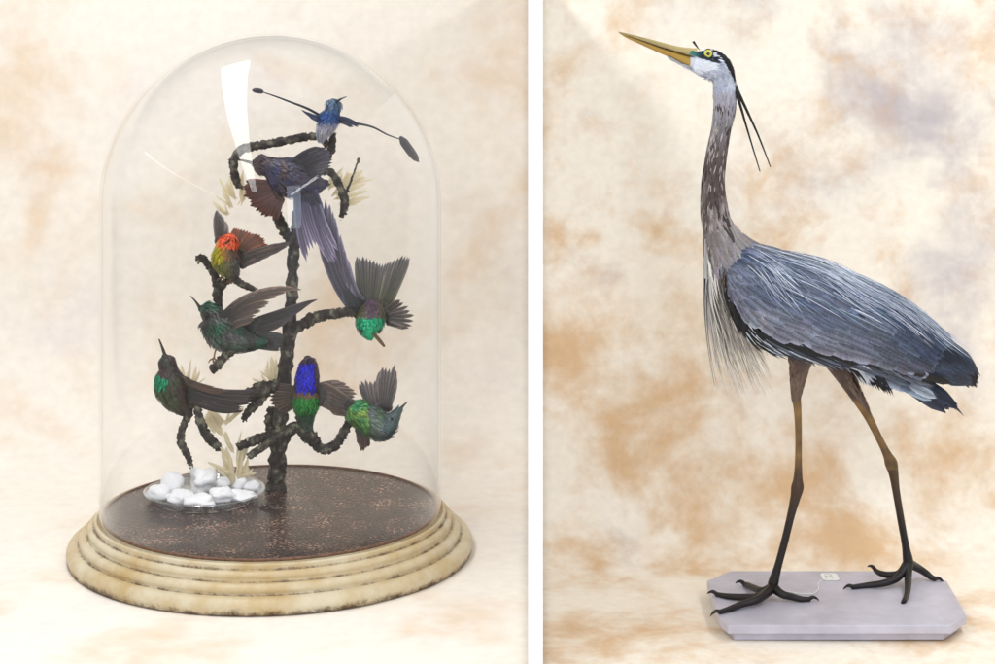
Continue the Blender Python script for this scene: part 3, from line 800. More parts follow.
# disc of dark speckled ground
def discmat():
    m, nt, out = newmat('dark_speckled_ground'); L = nt.links.new
    b = N(nt, 'ShaderNodeBsdfPrincipled'); b.inputs['Roughness'].default_value = .27; b.inputs['Specular IOR Level'].default_value = .5
    tc = N(nt, 'ShaderNodeTexCoord')
    v = N(nt, 'ShaderNodeTexVoronoi'); v.inputs['Scale'].default_value = 85; L(tc.outputs['Object'], v.inputs['Vector'])
    n = N(nt, 'ShaderNodeTexNoise'); n.inputs['Scale'].default_value = 14; n.inputs['Detail'].default_value = 7; L(tc.outputs['Object'], n.inputs['Vector'])
    n3 = N(nt, 'ShaderNodeTexNoise'); n3.inputs['Scale'].default_value = 130; n3.inputs['Detail'].default_value = 3; L(tc.outputs['Object'], n3.inputs['Vector'])
    cr = N(nt, 'ShaderNodeValToRGB'); e = cr.color_ramp.elements
    e[0].position = .36; e[0].color = (*C(14, 10, 12)[:3], 1); e[1].position = .66; e[1].color = (*C(190, 160, 142)[:3], 1)
    e2 = cr.color_ramp.elements.new(.50); e2.color = (*C(58, 40, 36)[:3], 1)
    e3 = cr.color_ramp.elements.new(.57); e3.color = (*C(106, 78, 66)[:3], 1)
    mu = N(nt, 'ShaderNodeMath', operation='MULTIPLY_ADD'); mu.inputs[1].default_value = .35; L(n.outputs['Fac'], mu.inputs[0])
    mu2 = N(nt, 'ShaderNodeMath', operation='MULTIPLY'); mu2.inputs[1].default_value = .65; L(n3.outputs['Fac'], mu2.inputs[0]); L(mu2.outputs[0], mu.inputs[2])
    L(mu.outputs[0], cr.inputs[0])
    hs = N(nt, 'ShaderNodeMix', data_type='RGBA', blend_type='MULTIPLY'); hs.inputs[0].default_value = .25; L(cr.outputs[0], hs.inputs[6])
    L(v.outputs['Color'], hs.inputs[7]); L(hs.outputs[2], b.inputs['Base Color'])
    bp = N(nt, 'ShaderNodeBump'); bp.inputs['Strength'].default_value = .5; bp.inputs['Distance'].default_value = .003; L(n3.outputs['Fac'], bp.inputs['Height']); L(bp.outputs[0], b.inputs['Normal'])
    L(b.outputs[0], out.inputs[0]); return m
m = M(); lathe(m, [(0.5, 44.2), (0.5, 46), (20, 46), (60, 46), (110, 46), (150, 46), (180, 46), (181.5, 45.5), (182, 44.2)], 160); m.build('ground_disc', discmat(), base)
m = M(); lathe(m, arcp(183.2, 45.6, 1.6, 0, 360, 10)[:-1], 160, closed=True)
m.build('rim_cord', principled('rust_cord', C(112, 76, 54), .6, noise_scale=120, noise_amt=.5), base)

# glass
gl = glass_mat('clear_glass', (.998, .999, 1.0), .013)
m = M()
GR = 187.6; GC = 384.0
outer = [(GR, 40.6), (GR, 46)] + [(GR, 46 + (GC - 46) * i / 12) for i in range(1, 12)] + arcp(0, GC, GR, 0, 89.6, 40)
inner = [(r - 2.6 if r > 3 else r, h - (2.6 if h > GC + 150 else 0)) for r, h in outer]
inner = [(GR - 2.6, 40.6), (GR - 2.6, 46)] + [(GR - 2.6, 46 + (GC - 46) * i / 12) for i in range(1, 12)] + arcp(0, GC, GR - 2.6, 0, 89.6, 40)
lathe(m, outer, 160); 
lathe(m, inner[::-1], 160)
o = m.build('glass_dome', gl)
tag(o, 'tall clear glass dome with rounded top enclosing the hummingbirds', 'glass dome')

# ------------------------------------------------------------ branches
HD = DC + 80
def barkmat():
    m, nt, out = newmat('lichened_bark'); L = nt.links.new
    b = N(nt, 'ShaderNodeBsdfPrincipled'); b.inputs['Roughness'].default_value = .7
    tc = N(nt, 'ShaderNodeTexCoord')
    n = N(nt, 'ShaderNodeTexNoise'); n.inputs['Scale'].default_value = 55; n.inputs['Detail'].default_value = 8; L(tc.outputs['Object'], n.inputs['Vector'])
    n2 = N(nt, 'ShaderNodeTexNoise'); n2.inputs['Scale'].default_value = 260; n2.inputs['Detail'].default_value = 5; L(tc.outputs['Object'], n2.inputs['Vector'])
    cr = N(nt, 'ShaderNodeValToRGB'); e = cr.color_ramp.elements
    e[0].position = .38; e[0].color = (*C(32, 25, 22)[:3], 1); e[1].position = .68; e[1].color = (*C(124, 124, 104)[:3], 1)
    e2 = cr.color_ramp.elements.new(.53); e2.color = (*C(62, 54, 48)[:3], 1)
    L(n.outputs['Fac'], cr.inputs[0]); L(cr.outputs[0], b.inputs['Base Color'])
    ad = N(nt, 'ShaderNodeMath', operation='ADD'); L(n.outputs['Fac'], ad.inputs[0]); L(n2.outputs['Fac'], ad.inputs[1])
    bp = N(nt, 'ShaderNodeBump'); bp.inputs['Strength'].default_value = .9; bp.inputs['Distance'].default_value = .004; L(ad.outputs[0], bp.inputs['Height']); L(bp.outputs[0], b.inputs['Normal'])
    L(b.outputs[0], out.inputs[0]); return m
mbark = barkmat()
tree = thing('perch_branch', 'dark lichen-covered branching twig tree inside the glass dome', 'branch', P(276, 480, HD))
def limb(name, pts, parent=tree, rough=.24, sub=9, ring=14, mat=None):
    m = M()
    q = crom([(*p[:4],) for p in pts], sub)
    qq = []
    for i, a in enumerate(q):
        r = a[3] * (1 + rough * 1.3 * nz((a[0] * .13, a[1] * .13, i * .9)))
        qq.append((a[0] + .8 * nz((i * .7, 1, 3)), a[1] + .8 * nz((i * .7, 5, 3)), a[2], r, r))
    loft(m, qq, None, ring=ring, sub=1, jit=rough)
    # lichen knobs
    for k in range(int(len(qq) * 1.1)):
        a = random.choice(qq); r = a[3]
        th = random.uniform(0, 2 * math.pi)
        c = P(a[0], a[1], a[2]) + Vector((math.cos(th), random.uniform(-1, .4), math.sin(th))).normalized() * RR(r * .95, a[2])
        rr = RR(random.uniform(.6, 1.5), a[2]); b0 = len(m.v)
        dirs = [Vector((1, 0, 0)), Vector((0, 1, 0)), Vector((-1, 0, 0)), Vector((0, -1, 0)), Vector((0, 0, 1)), Vector((0, 0, -1))]
        for dd in dirs: m.vert(c + dd * rr * random.uniform(.6, 1.5))
        for f in ((0, 1, 4), (1, 2, 4), (2, 3, 4), (3, 0, 4), (1, 0, 5), (2, 1, 5), (3, 2, 5), (0, 3, 5)): m.f.append(tuple(b0 + x for x in f))
    return m.build(name, mat or mbark, parent)
tz = 46
ft = UV(Vector((P(276, 480, HD - 8).x, (HD - 8) * S, tz * S)))
limb('trunk', [(ft[0], ft[1] + 1, HD - 8, 10.5), (277, 474, HD - 8, 8.5), (279, 440, HD - 8, 7.5), (282, 400, HD - 8, 7.2), (287, 350, HD - 6, 6.8), (291, 310, HD - 4, 6.2), (293, 270, HD, 5.6), (295, 235, HD, 5.2), (300, 205, HD, 5), (310, 184, HD, 4.6), (322, 166, HD, 4.2), (331, 150, HD, 3.6), (333, 132, HD, 3)])
limb('twig', [(328, 146, HD, 3.2), (318, 137, HD, 3.6), (300, 138, HD - 4, 4), (280, 142, HD - 6, 4), (258, 146, HD - 8, 4.2), (243, 149, HD - 8, 4.4), (234, 160, HD - 8, 4.2), (235, 176, HD - 6, 3.8), (239, 188, HD - 6, 3.2)])
limb('twig', [(318, 172, HD, 3.4), (330, 172, HD - 6, 3.8), (338, 183, HD - 8, 3.6), (344, 197, HD - 10, 4), (344, 209, HD - 10, 3.6), (341, 217, HD - 10, 2.4)])
limb('twig', [(344, 198, HD - 10, 1.4), (352, 178, HD - 10, 1.0), (359, 158, HD - 12, .8)], rough=.05)
limb('twig', [(295, 248, HD, 4.2), (288, 237, HD - 3, 5), (281, 224, HD - 6, 5), (275, 210, HD - 8, 4.4), (270, 198, HD - 8, 3)])
limb('twig', [(298, 232, HD + 6, 3.2), (312, 228, HD + 6, 3), (322, 244, HD + 4, 3), (330, 262, HD + 2, 2.2)])
limb('twig', [(291, 331, HD - 4, 5), (303, 324, HD - 10, 5.2), (320, 316, HD - 16, 5.4), (340, 313, HD - 22, 5), (355, 312, HD - 26, 4)])
limb('twig', [(289, 338, HD - 6, 4), (276, 338, HD - 12, 4.8), (262, 336, HD - 18, 4.8), (246, 341, HD - 26, 5.2), (232, 350, HD - 34, 4.6), (220, 362, HD - 38, 4.6), (211, 371, HD - 40, 3.8)])
limb('twig', [(220, 322, HD - 8, 3.4), (218, 300, HD - 4, 4.4), (217, 284, HD - 4, 4.2), (213, 270, HD - 6, 4), (206, 262, HD - 8, 3.4), (200, 257, HD - 8, 3.6), (198, 261, HD - 9, 2.5)])
limb('twig', [(218, 292, HD - 4, 3.4), (224, 284, HD - 6, 3.8), (233, 279, HD - 8, 3.6), (242, 284, HD - 10, 3.4), (255, 290, HD - 12, 2.4)])
limb('twig', [(217, 318, HD - 8, 3.2), (222, 330, HD - 4, 4), (240, 338, HD - 10, 4), (262, 338, HD - 10, 4)])
limb('twig', [(284, 385, HD - 8, 6), (266, 388, HD - 14, 7), (245, 396, HD - 20, 6.6), (225, 400, HD - 26, 6), (206, 401, HD - 32, 5), (192, 402, HD - 36, 4.6)], rough=.22)
limb('twig', [(268, 392, HD - 14, 4), (256, 404, HD - 18, 4.4), (247, 413, HD - 20, 4), (244, 420, HD - 20, 2.8)])
limb('twig', [(191, 398, HD - 36, 3.2), (189, 412, HD - 38, 3.8), (182, 430, HD - 40, 3.4), (181, 442, HD - 40, 3.6), (187, 454, HD - 40, 3.2), (191, 465, HD - 40, 2.4)])
limb('twig', [(197, 405, HD - 36, 3.6), (200, 420, HD - 40, 4.4), (206, 434, HD - 42, 4.4), (212, 441, HD - 44, 4.6), (219, 448, HD - 46, 3.8)])
limb('twig', [(280, 431, HD - 10, 4.2), (268, 436, HD - 18, 4.6), (252, 441, HD - 24, 4.8), (237, 447, HD - 30, 3.8)])
limb('twig', [(292, 428, HD - 16, 3), (280, 436, HD - 24, 4), (264, 446, HD - 30, 4), (248, 457, HD - 36, 3.6)], rough=.1)
limb('twig', [(282, 446, HD - 10, 4.5), (290, 430, HD - 16, 5), (300, 428, HD - 20, 6), (310, 436, HD - 22, 7), (318, 446, HD - 22, 5), (328, 449, HD - 22, 4.6), (338, 442, HD - 22, 4.4), (346, 428, HD - 20, 4.2), (352, 416, HD - 18, 3.6)])
limb('twig', [(272, 408, HD - 4, 4), (270, 422, HD, 5), (274, 440, HD, 5), (277, 452, HD - 4, 4)], rough=.35)
limb('twig', [(294, 400, HD - 8, 3.4), (300, 416, HD - 16, 4.4), (306, 428, HD - 20, 4.6)])

# ------------------------------------------------------------ hummingbirds
mH = feather_mat('hummingbird_plumage', rough=.38, spec=.5, barb=.6, shaft=.65, sheen=.0)
mHb = feather_mat('hummingbird_body', rough=.34, spec=.5, barb=.5, shaft=.28, sheen=.0)
mbk = vcol_mat('hummingbird_bill', .35, .5, .1, 500, .1)
GRP = 'mounted hummingbirds perched on the branch'
def wingfan(name, root_, base0, base1, tips, n, W, c0, c1, nrm=(0, -1, .1), bow=.08, mat=None, jc=.34, prof=prof_round, jl=.055):
    """n long feathers from the base segment to a polyline of tips"""
    m = M()
    tp = crom([tuple(map(float, t)) for t in tips], 8)
    n = int(n * 1.7); W = W * .72; c1 = c1 or c0; c1 = tuple(x * .6 for x in c1[:3]) + (c1[3],); c0 = tuple(x * .42 for x in c0[:3]) + (c0[3],)
    for k in range(n):
        t = k / max(1, n - 1)
        f = t * (len(tp) - 1); i = min(len(tp) - 2, int(f)); g = f - i
        tip = tuple(tp[i][q] * (1 - g) + tp[i + 1][q] * g for q in range(3))
        bs = tuple(base0[q] * (1 - t) + base1[q] * t for q in range(3))
        a = P(*bs); b = P(*tip)
        b = b + (b - a) * random.uniform(-jl, jl)
        mid = (a + b) / 2
        side = (b - a).cross(Vector((0, 1, 0)))
        mid = mid + side * bow + Vector((0, -.0006 * (k % 2) - .0004 * k, 0))
        col_ = vary(c0, jc); ce = vary(c1 if c1 else c0, jc)
        fpath(m, [a, mid, b], RR(W, HD) * random.uniform(.7, 1.2), Vector(nrm), col_, ce, prof, seg=9)
        # covert at the base
        fpath(m, [a, a.lerp(mid, .35) + Vector((0, -.002, 0)), a.lerp(b, random.uniform(.18, .36)) + Vector((0, -.002, 0))], RR(W * 1.1, HD), Vector(nrm), vary(mixc(c0, C(40, 44, 40), .4), jc), None, prof_round, seg=4)
    return m.build(name, mat or mH, root_)
def bird(label, loc, pts, colfn, feath=True, fl=7.0, fw=4.2, jitc=.2, tdir=1):
    r = thing('hummingbird', label, 'hummingbird', P(*loc), GRP)
    m = M()
    rings = loft(m, pts, colfn, ring=22, sub=6)
    def cf(uv, t, th): return vary(colfn(uv, t, th), jitc, .08)
    tot = sum((P(*pts[i + 1][:3]) - P(*pts[i][:3])).length for i in range(len(pts) - 1)) / S
    rad = max(p[3] for p in pts)
    shingle(m, rings, .06, .93, 2.6 / tot, int(max(12, rad * 1.9)), fl * 1.15 * S, fw * .62 * S, cf, lift=.16, spread=.35)
    m.build('body', mHb, r)
    return r
def bill(r, pts, c=C(44, 34, 30)):
    m = M(); loft(m, pts, lambda uv, t, th: c, ring=10, sub=5); return m.build('bill', mbk, r)
def eye(r, u, v, d, rad=1.8):
    m = M(); n = 8
    for i in range(n + 1):
        a = math.pi * i / n
        for j in range(12):
            b = 2 * math.pi * j / 12
            m.vert(P(u, v, d) + Vector((math.sin(a) * math.cos(b), math.cos(a), math.sin(a) * math.sin(b))) * RR(rad, d), C(8, 8, 10))
    for i in range(n):
        for j in range(12): m.f.append((i * 12 + j, i * 12 + (j + 1) % 12, (i + 1) * 12 + (j + 1) % 12, (i + 1) * 12 + j))
    m.build('eye', mbk, r)
def feet(r, spots):
    for (u0, v0, d0, u1, v1, d1) in spots:
        m = M(); loft(m, [(u0, v0, d0, 1.3, 1.3), ((u0 + u1) / 2 - 1, (v0 + v1) / 2, (d0 + d1) / 2, .9, .9), (u1, v1, d1, 1.0, 1.0)], lambda uv, t, th: C(120, 84, 60), ring=7, sub=4)
        for k in (-1, 0, 1):
            loft(m, [(u1, v1, d1, .8, .8), (u1 + k * 3 - 1, v1 + 2.2, d1 - 2, .8, .8), (u1 + k * 4.5 - 1, v1 + 5, d1 - 1.5, .35, .35)], lambda uv, t, th: C(110, 78, 56), ring=6, sub=3)
        m.build('foot', mbk, r)
h = HD
# 1 blue racket-tail at the top
def c1(uv, t, th):
    u, v, d = uv
    if v < 111: return mixc(C(96, 118, 136, .3), C(64, 92, 130, .5), (v - 98) / 12)
    if v < 121: return C(42, 74, 130, .5)
    return mixc(C(70, 90, 140, .2), C(168, 166, 178), (v - 120) / 8)
b = bird('small blue hummingbird with racket-tipped wire feathers, topmost on the branch', (326, 134, h - 4), [(335, 99, h - 6, 3, 3), (334, 104, h - 6, 7, 7), (332.5, 111, h - 6, 7.2, 7), (330, 118, h - 5, 10, 9), (326, 127, h - 4, 9, 9), (322, 136, h - 2, 5.5, 6), (321, 142, h, 2, 2)], c1, fl=5, fw=3.4)
bill(b, [(336, 102, h - 10, 1.6, 1.6), (341, 99, h - 22, 1.0, 1.0), (346, 97, h - 34, .5, .5)], C(40, 50, 70))
eye(b, 338.4, 103.5, h - 9); eye(b, 329, 104.5, h - 11)
for pts, rk in (([(324, 118, h), (308, 109, h - 4), (290, 102, h - 8), (274, 96, h - 10), (262, 92, h - 12)], [(252, 90.5, h - 12), (258, 91, h - 12), (264, 92.5, h - 12)]),
                ([(338, 119, h), (354, 123, h - 6), (372, 127, h - 10), (388, 135, h - 12), (402, 140, h - 14)], [(400, 136.5, h - 14), (408, 148, h - 15), (419, 162.5, h - 15)])):
    m = M(); strand(m, pts, 1.5, .5, C(54, 58, 84)); f = m.build('tail_streamer', mH, b)
    m = M(); fpath(m, [P(*rk[0]), P(*rk[1]), P(*rk[2])], RR(5 if rk[0][0] < 300 else 8.5, h), Vector((0, -1, .2)), C(44, 38, 52), C(34, 28, 34), prof_round, seg=8)
    m.build('racket', mH, f)
wingfan('wing', b, (336, 117, h - 4), (337, 122, h - 4), [(354, 122, h - 10), (360, 126, h - 10), (352, 128, h - 8)], 5, 3.2, C(50, 66, 116), C(60, 62, 90))
wingfan('wing', b, (323, 117, h - 4), (323, 122, h - 4), [(306, 112, h - 10), (302, 110, h - 10), (309, 116, h - 8)], 5, 3.0, C(50, 70, 130), C(60, 70, 110))

# 2 large dark bird spread below it
def c2(uv, t, th):
    u, v, d = uv
    k = nz((u * .12, v * .12, 4))
    return mixc(C(66, 50, 54), C(50, 54, 82, .2), .5 + k)
b = bird('dark brown hummingbird with rust-red fanned tail, near the top of the branch', (300, 196, h - 20), [(252, 163, h - 26, 3, 3), (258, 164, h - 26, 6.5, 6), (268, 167, h - 25, 8.5, 8), (280, 173, h - 24, 15, 13), (294, 179, h - 22, 18, 15), (308, 183, h - 20, 14, 12), (318, 184, h - 18, 7, 7), (324, 183, h - 16, 2, 2)], c2, fl=9, fw=5)
wingfan('tail', b, (280, 184, h - 26), (282, 196, h - 24), [(246, 181, h - 30), (242, 190, h - 30), (250, 204, h - 30), (261, 214, h - 30), (275, 220, h - 28)], 11, 9.5, C(122, 62, 44), C(92, 40, 26), bow=.02)
wingfan('wing', b, (288, 166, h - 30), (300, 180, h - 30), [(320, 147, h - 40), (330, 152, h - 38), (332, 163, h - 36), (322, 176, h - 34)], 8, 7, C(58, 54, 66), C(76, 72, 84), bow=.06)
wingfan('wing', b, (296, 184, h - 30), (314, 186, h - 30), [(306, 258, h - 40), (318, 246, h - 38), (331, 262, h - 36), (338, 250, h - 34)], 9, 7, C(70, 66, 110), C(150, 140, 168), bow=-.04)
bill(b, [(252, 163, h - 27, 1.6, 1.6), (240, 160, h - 32, 1.1, 1.1), (228, 160, h - 38, .5, .5)])
eye(b, 257, 162, h - 32)

# 3 orange throated bird
def c3(uv, t, th):
    u, v, d = uv
    if v < 246: return C(228, 92, 50, .3) if u > 220 else C(200, 150, 60, .2)
    if u < 222 and v < 263: return C(168, 158, 28, .35)
    if v < 258: return mixc(C(170, 120, 36, .3), C(92, 66, 50), (u - 222) / 9)
    return mixc(C(104, 104, 44, .25), C(60, 56, 62), (u - 220) / 16)
b = bird('orange and yellow-green hummingbird, on the upper left twig', (226, 274, h - 12), [(232, 234, h - 18, 3, 3), (230, 240, h - 20, 8, 8), (227, 248, h - 18, 10.5, 10), (226, 258, h - 14, 14, 12), (228, 266, h - 12, 12, 11), (233, 273, h - 10, 7, 7), (236, 277, h - 9, 2, 2)], c3, fl=5.5, fw=3.8)
wingfan('wing', b, (218, 246, h - 10), (228, 244, h - 10), [(215, 214, h - 8), (218, 211, h - 8), (224, 219, h - 8), (227, 224, h - 6)], 7, 7, C(108, 98, 96), C(130, 120, 116), bow=.03)
wingfan('tail', b, (234, 250, h - 8), (242, 256, h - 8), [(233, 229, h - 4), (240, 229, h - 4), (250, 232, h - 4), (260, 236, h - 4), (266, 241, h - 4), (268, 249, h - 6)], 11, 8, C(150, 100, 60), C(146, 72, 30), bow=.02)
wingfan('wing', b, (238, 258, h - 14), (240, 268, h - 14), [(270, 247, h - 20), (292, 242, h - 18), (284, 249, h - 18), (262, 259, h - 18)], 8, 6, C(70, 54, 50), C(96, 80, 76), bow=.03)
bill(b, [(229, 241, h - 27, 1.5, 1.5), (226, 243, h - 42, .9, .9), (223, 245, h - 56, .4, .4)])
eye(b, 235, 240, h - 26); eye(b, 224.5, 241, h - 26)
feet(b, [(226, 270, h - 12, 222, 277, h - 8), (233, 272, h - 12, 232, 279, h - 10)])

# 4 big dark green bird, wings swept right
def c4(uv, t, th):
    u, v, d = uv
    k = nz((u * .1, v * .1, 7)) 
    c = mixc(C(44, 38, 40), C(36, 84, 66, .45), max(0, .35 + k * 1.1))
    if v > 332 and u < 240: c = mixc(c, C(110, 112, 112), .35)
    return c
b = bird('large dark green hummingbird, head raised left and long brown wings swept right', (222, 352, h - 30), [(199, 308, h - 28, 2.5, 2.5), (205, 310, h - 29, 6.5, 6), (211, 314, h - 30, 8.5, 8), (216, 322, h - 30, 15, 13), (224, 331, h - 30, 18, 16), (236, 338, h - 28, 14, 13), (249, 341, h - 26, 9, 9), (262, 342, h - 24, 4, 5), (268, 342, h - 24, 1.5, 2)], c4, fl=8.5, fw=4.6, jitc=.3)
bill(b, [(200, 308, h - 29, 1.8, 1.8), (196, 302, h - 30, 1.1, 1.1), (190.5, 296, h - 32, .5, .5)])
eye(b, 205, 308.5, h - 35)
wingfan('wing', b, (218, 318, h - 42), (226, 334, h - 42), [(301, 290, h - 34), (290, 291, h - 36), (272, 300, h - 38), (262, 310, h - 38), (252, 322, h - 40)], 12, 7, C(56, 44, 40), C(118, 96, 82), bow=.13)
wingfan('wing', b, (236, 326, h - 22), (248, 336, h - 22), [(318, 299, h - 18), (310, 305, h - 18), (296, 314, h - 18), (282, 326, h - 20)], 8, 6.5, C(44, 34, 36), C(70, 56, 60), bow=.0)
wingfan('tail', b, (250, 336, h - 24), (252, 346, h - 24), [(280, 334, h - 20), (286, 340, h - 20), (280, 350, h - 20)], 6, 6.5, C(48, 44, 48), C(60, 54, 56), bow=.0)
feet(b, [(218, 346, h - 34, 214, 358, h - 38), (228, 348, h - 34, 226, 355, h - 36)])

# 5 bright emerald bird, wings and tail raised
def c5(uv, t, th):
    u, v, d = uv
    if v > 317 and d < h - 30: return C(14, 168, 118, .45)
    if v > 330: return C(84, 70, 60)
    return mixc(C(96, 66, 96, .3), C(110, 112, 70, .3), abs(u - 372) / 14)
b = bird('hummingbird with brilliant emerald crown and raised grey-green tail, on the right branch', (366, 328, h - 30), [(376, 300, h - 18, 3, 3), (374, 306, h - 20, 9, 8), (372, 314, h - 26, 13, 11), (370, 322, h - 34, 14, 12), (369, 328, h - 40, 11.5, 11), (370, 335, h - 44, 6, 6), (371, 338, h - 45, 2, 2)], c5, fl=4.5, fw=3.6)
wingfan('tail', b, (364, 314, h - 16), (384, 316, h - 16), [(357, 257, h - 8), (366, 257, h - 8), (376, 262, h - 8), (384, 264, h - 8), (392, 260, h - 8), (403, 256, h - 8), (410, 257, h - 8)], 11, 10.5, C(124, 126, 84), C(112, 106, 108), bow=.0, prof=prof_round, jl=.015)
wingfan('wing', b, (356, 318, h - 22), (366, 306, h - 20), [(318, 222, h - 26), (323, 205, h - 26), (331, 208, h - 26), (342, 240, h - 26), (350, 270, h - 24)], 10, 9, C(88, 92, 116), C(136, 126, 150), bow=.07)
wingfan('wing', b, (382, 312, h - 22), (386, 322, h - 24), [(400, 300, h - 26), (412, 312, h - 28), (410, 328, h - 30), (400, 326, h - 30)], 7, 6.5, C(86, 80, 82), C(106, 92, 84), bow=-.02)
bill(b, [(374, 334, h - 50, 1.8, 1.8), (380, 341, h - 64, 2.0, 2.0), (384, 346, h - 76, 1.2, 1.2)], C(92, 72, 44))
eye(b, 361, 331, h - 50); eye(b, 379, 332, h - 50)

# 6 left bird looking up
def c6(uv, t, th):
    u, v, d = uv
    k = nz((u * .1, v * .1, 17))
    if (u - 160) ** 2 + (v - 378) ** 2 < 62 + 90 * k: return C(28, 128, 92, .5)
    if v > 375: return mixc(C(56, 74, 44, .3), C(58, 46, 38), .5 + k + (u - 170) / 20)
    return mixc(C(66, 46, 50), C(50, 52, 50, .2), .5 + k)
b = bird('green-throated hummingbird looking straight up at the far left of the branch', (183, 404, h - 36), [(164, 354, h - 42, 2, 2), (166, 360, h - 42, 6, 6), (168, 368, h - 42, 8, 8), (169, 378, h - 41, 13, 12), (171, 389, h - 40, 15, 13), (176, 400, h - 38, 11.5, 11), (184, 409, h - 36, 6, 6), (189, 413, h - 35, 2, 2)], c6, fl=6.5, fw=4.2, jitc=.3)
bill(b, [(165.5, 357, h - 42, 2, 2), (162.5, 348, h - 43, 1.4, 1.4), (159, 339, h - 44, .7, .7)])
eye(b, 163.5, 362, h - 48)
wingfan('wing', b, (182, 384, h - 40), (186, 398, h - 40), [(262, 390, h - 30), (250, 400, h - 32), (244, 410, h - 32), (232, 412, h - 34)], 9, 6.5, C(62, 44, 40), C(56, 40, 38), bow=-.05)
wingfan('wing', b, (184, 376, h - 44), (186, 384, h - 44), [(212, 386, h - 46), (230, 391, h - 44), (224, 394, h - 44)], 5, 2.2, C(110, 76, 56), C(96, 66, 50), bow=-.05)
wingfan('tail', b, (186, 392, h - 34), (190, 404, h - 34), [(216, 394, h - 30), (222, 402, h - 30), (214, 410, h - 30)], 6, 6, C(60, 40, 36), C(72, 50, 44))

# 7 violet-throated bird facing forward
def c7(uv, t, th):
    u, v, d = uv
    if v < 391:
        if 296 < u - (v - 375) * .1 < 314.5 and v > 362: return vary(C(26, 26, 190, .5), .3)
        return C(66, 44, 66, .2)
    if v < 396: return C(104, 76, 52)
    if v < 412: return C(34, 126, 48, .5)
    return mixc(C(44, 92, 58, .4), C(74, 84, 82, .2), (v - 412) / 20)
b = bird('hummingbird with vivid violet-blue head and green breast, in front of the trunk', (306, 430, h - 34), [(307, 356, h - 34, 2.5, 2.5), (308, 362, h - 36, 7, 8), (308, 371, h - 38, 10, 10.5), (307, 381, h - 38, 11.5, 11.5), (306, 391, h - 36, 10.8, 11), (306, 404, h - 34, 12.5, 12), (306, 413, h - 31, 9.5, 9), (307, 422, h - 28, 6, 6), (309, 430, h - 26, 3, 3)], c7, fl=4.8, fw=3.6, jitc=.3)
wingfan('wing', b, (316, 386, h - 32), (316, 402, h - 32), [(342, 382, h - 24), (356, 394, h - 24), (352, 408, h - 24), (344, 416, h - 24)], 8, 7, C(104, 84, 74), C(132, 112, 98), bow=.03)
wingfan('wing', b, (298, 388, h - 26), (298, 402, h - 26), [(278, 384, h - 14), (270, 398, h - 14), (280, 414, h - 14)], 6, 7, C(84, 68, 58), C(104, 84, 70), bow=.0)
bill(b, [(307, 362, h - 42, 1.8, 1.8), (308, 360, h - 60, 1.2, 1.2), (310, 357, h - 76, .5, .5)])
eye(b, 315.5, 368, h - 43, 1.4); eye(b, 300, 367, h - 43, 1.4)

# 8 lower right bird, head down to the right
def c8(uv, t, th):
    u, v, d = uv
    k = nz((u * .12, v * .12, 27))
    if u < 366: return mixc(C(60, 150, 96, .5), C(120, 150, 70, .35), .5 + k)
    if u < 380: return mixc(C(84, 110, 80, .4), C(104, 110, 116, .2), .5 + k)
    return mixc(C(64, 90, 92, .3), C(84, 96, 100, .2), .5 + k)
b = bird('green-backed hummingbird bending down with fanned tail raised, lowest at the right', (362, 428, h - 26), [(346, 404, h - 24, 4, 4), (352, 409, h - 24, 10, 9), (360, 414, h - 26, 13, 12), (370, 420, h - 28, 14, 13), (379, 426, h - 30, 14, 12), (386, 427, h - 32, 11, 10), (391, 421, h - 32, 7.5, 8), (396, 414, h - 32, 4, 4.5), (400, 409, h - 32, 2.2, 2.4)], c8, fl=6, fw=4, jitc=.25)
bill(b, [(398, 411, h - 32, 2.2, 2.2), (402, 407, h - 33, 1.4, 1.4), (407, 402, h - 34, .6, .6)], C(70, 72, 72))
eye(b, 392, 419, h - 40)
wingfan('tail', b, (372, 412, h - 22), (388, 412, h - 22), [(359, 383, h - 14), (367, 380, h - 14), (377, 378, h - 14), (380, 370, h - 14), (387, 367, h - 14), (396, 368, h - 14), (397, 382, h - 14)], 9, 8, C(112, 104, 102), C(128, 116, 116), bow=.0)
wingfan('wing', b, (356, 406, h - 30), (352, 414, h - 30), [(322, 383, h - 30), (316, 392, h - 28), (322, 404, h - 28), (332, 412, h - 28)], 9, 7.5, C(84, 70, 62), C(124, 100, 84), bow=-.03)
wingfan('wing', b, (356, 428, h - 32), (366, 434, h - 32), [(358, 444, h - 34), (362, 452, h - 34), (368, 446, h - 34)], 4, 5, C(80, 52, 42), C(94, 66, 54))

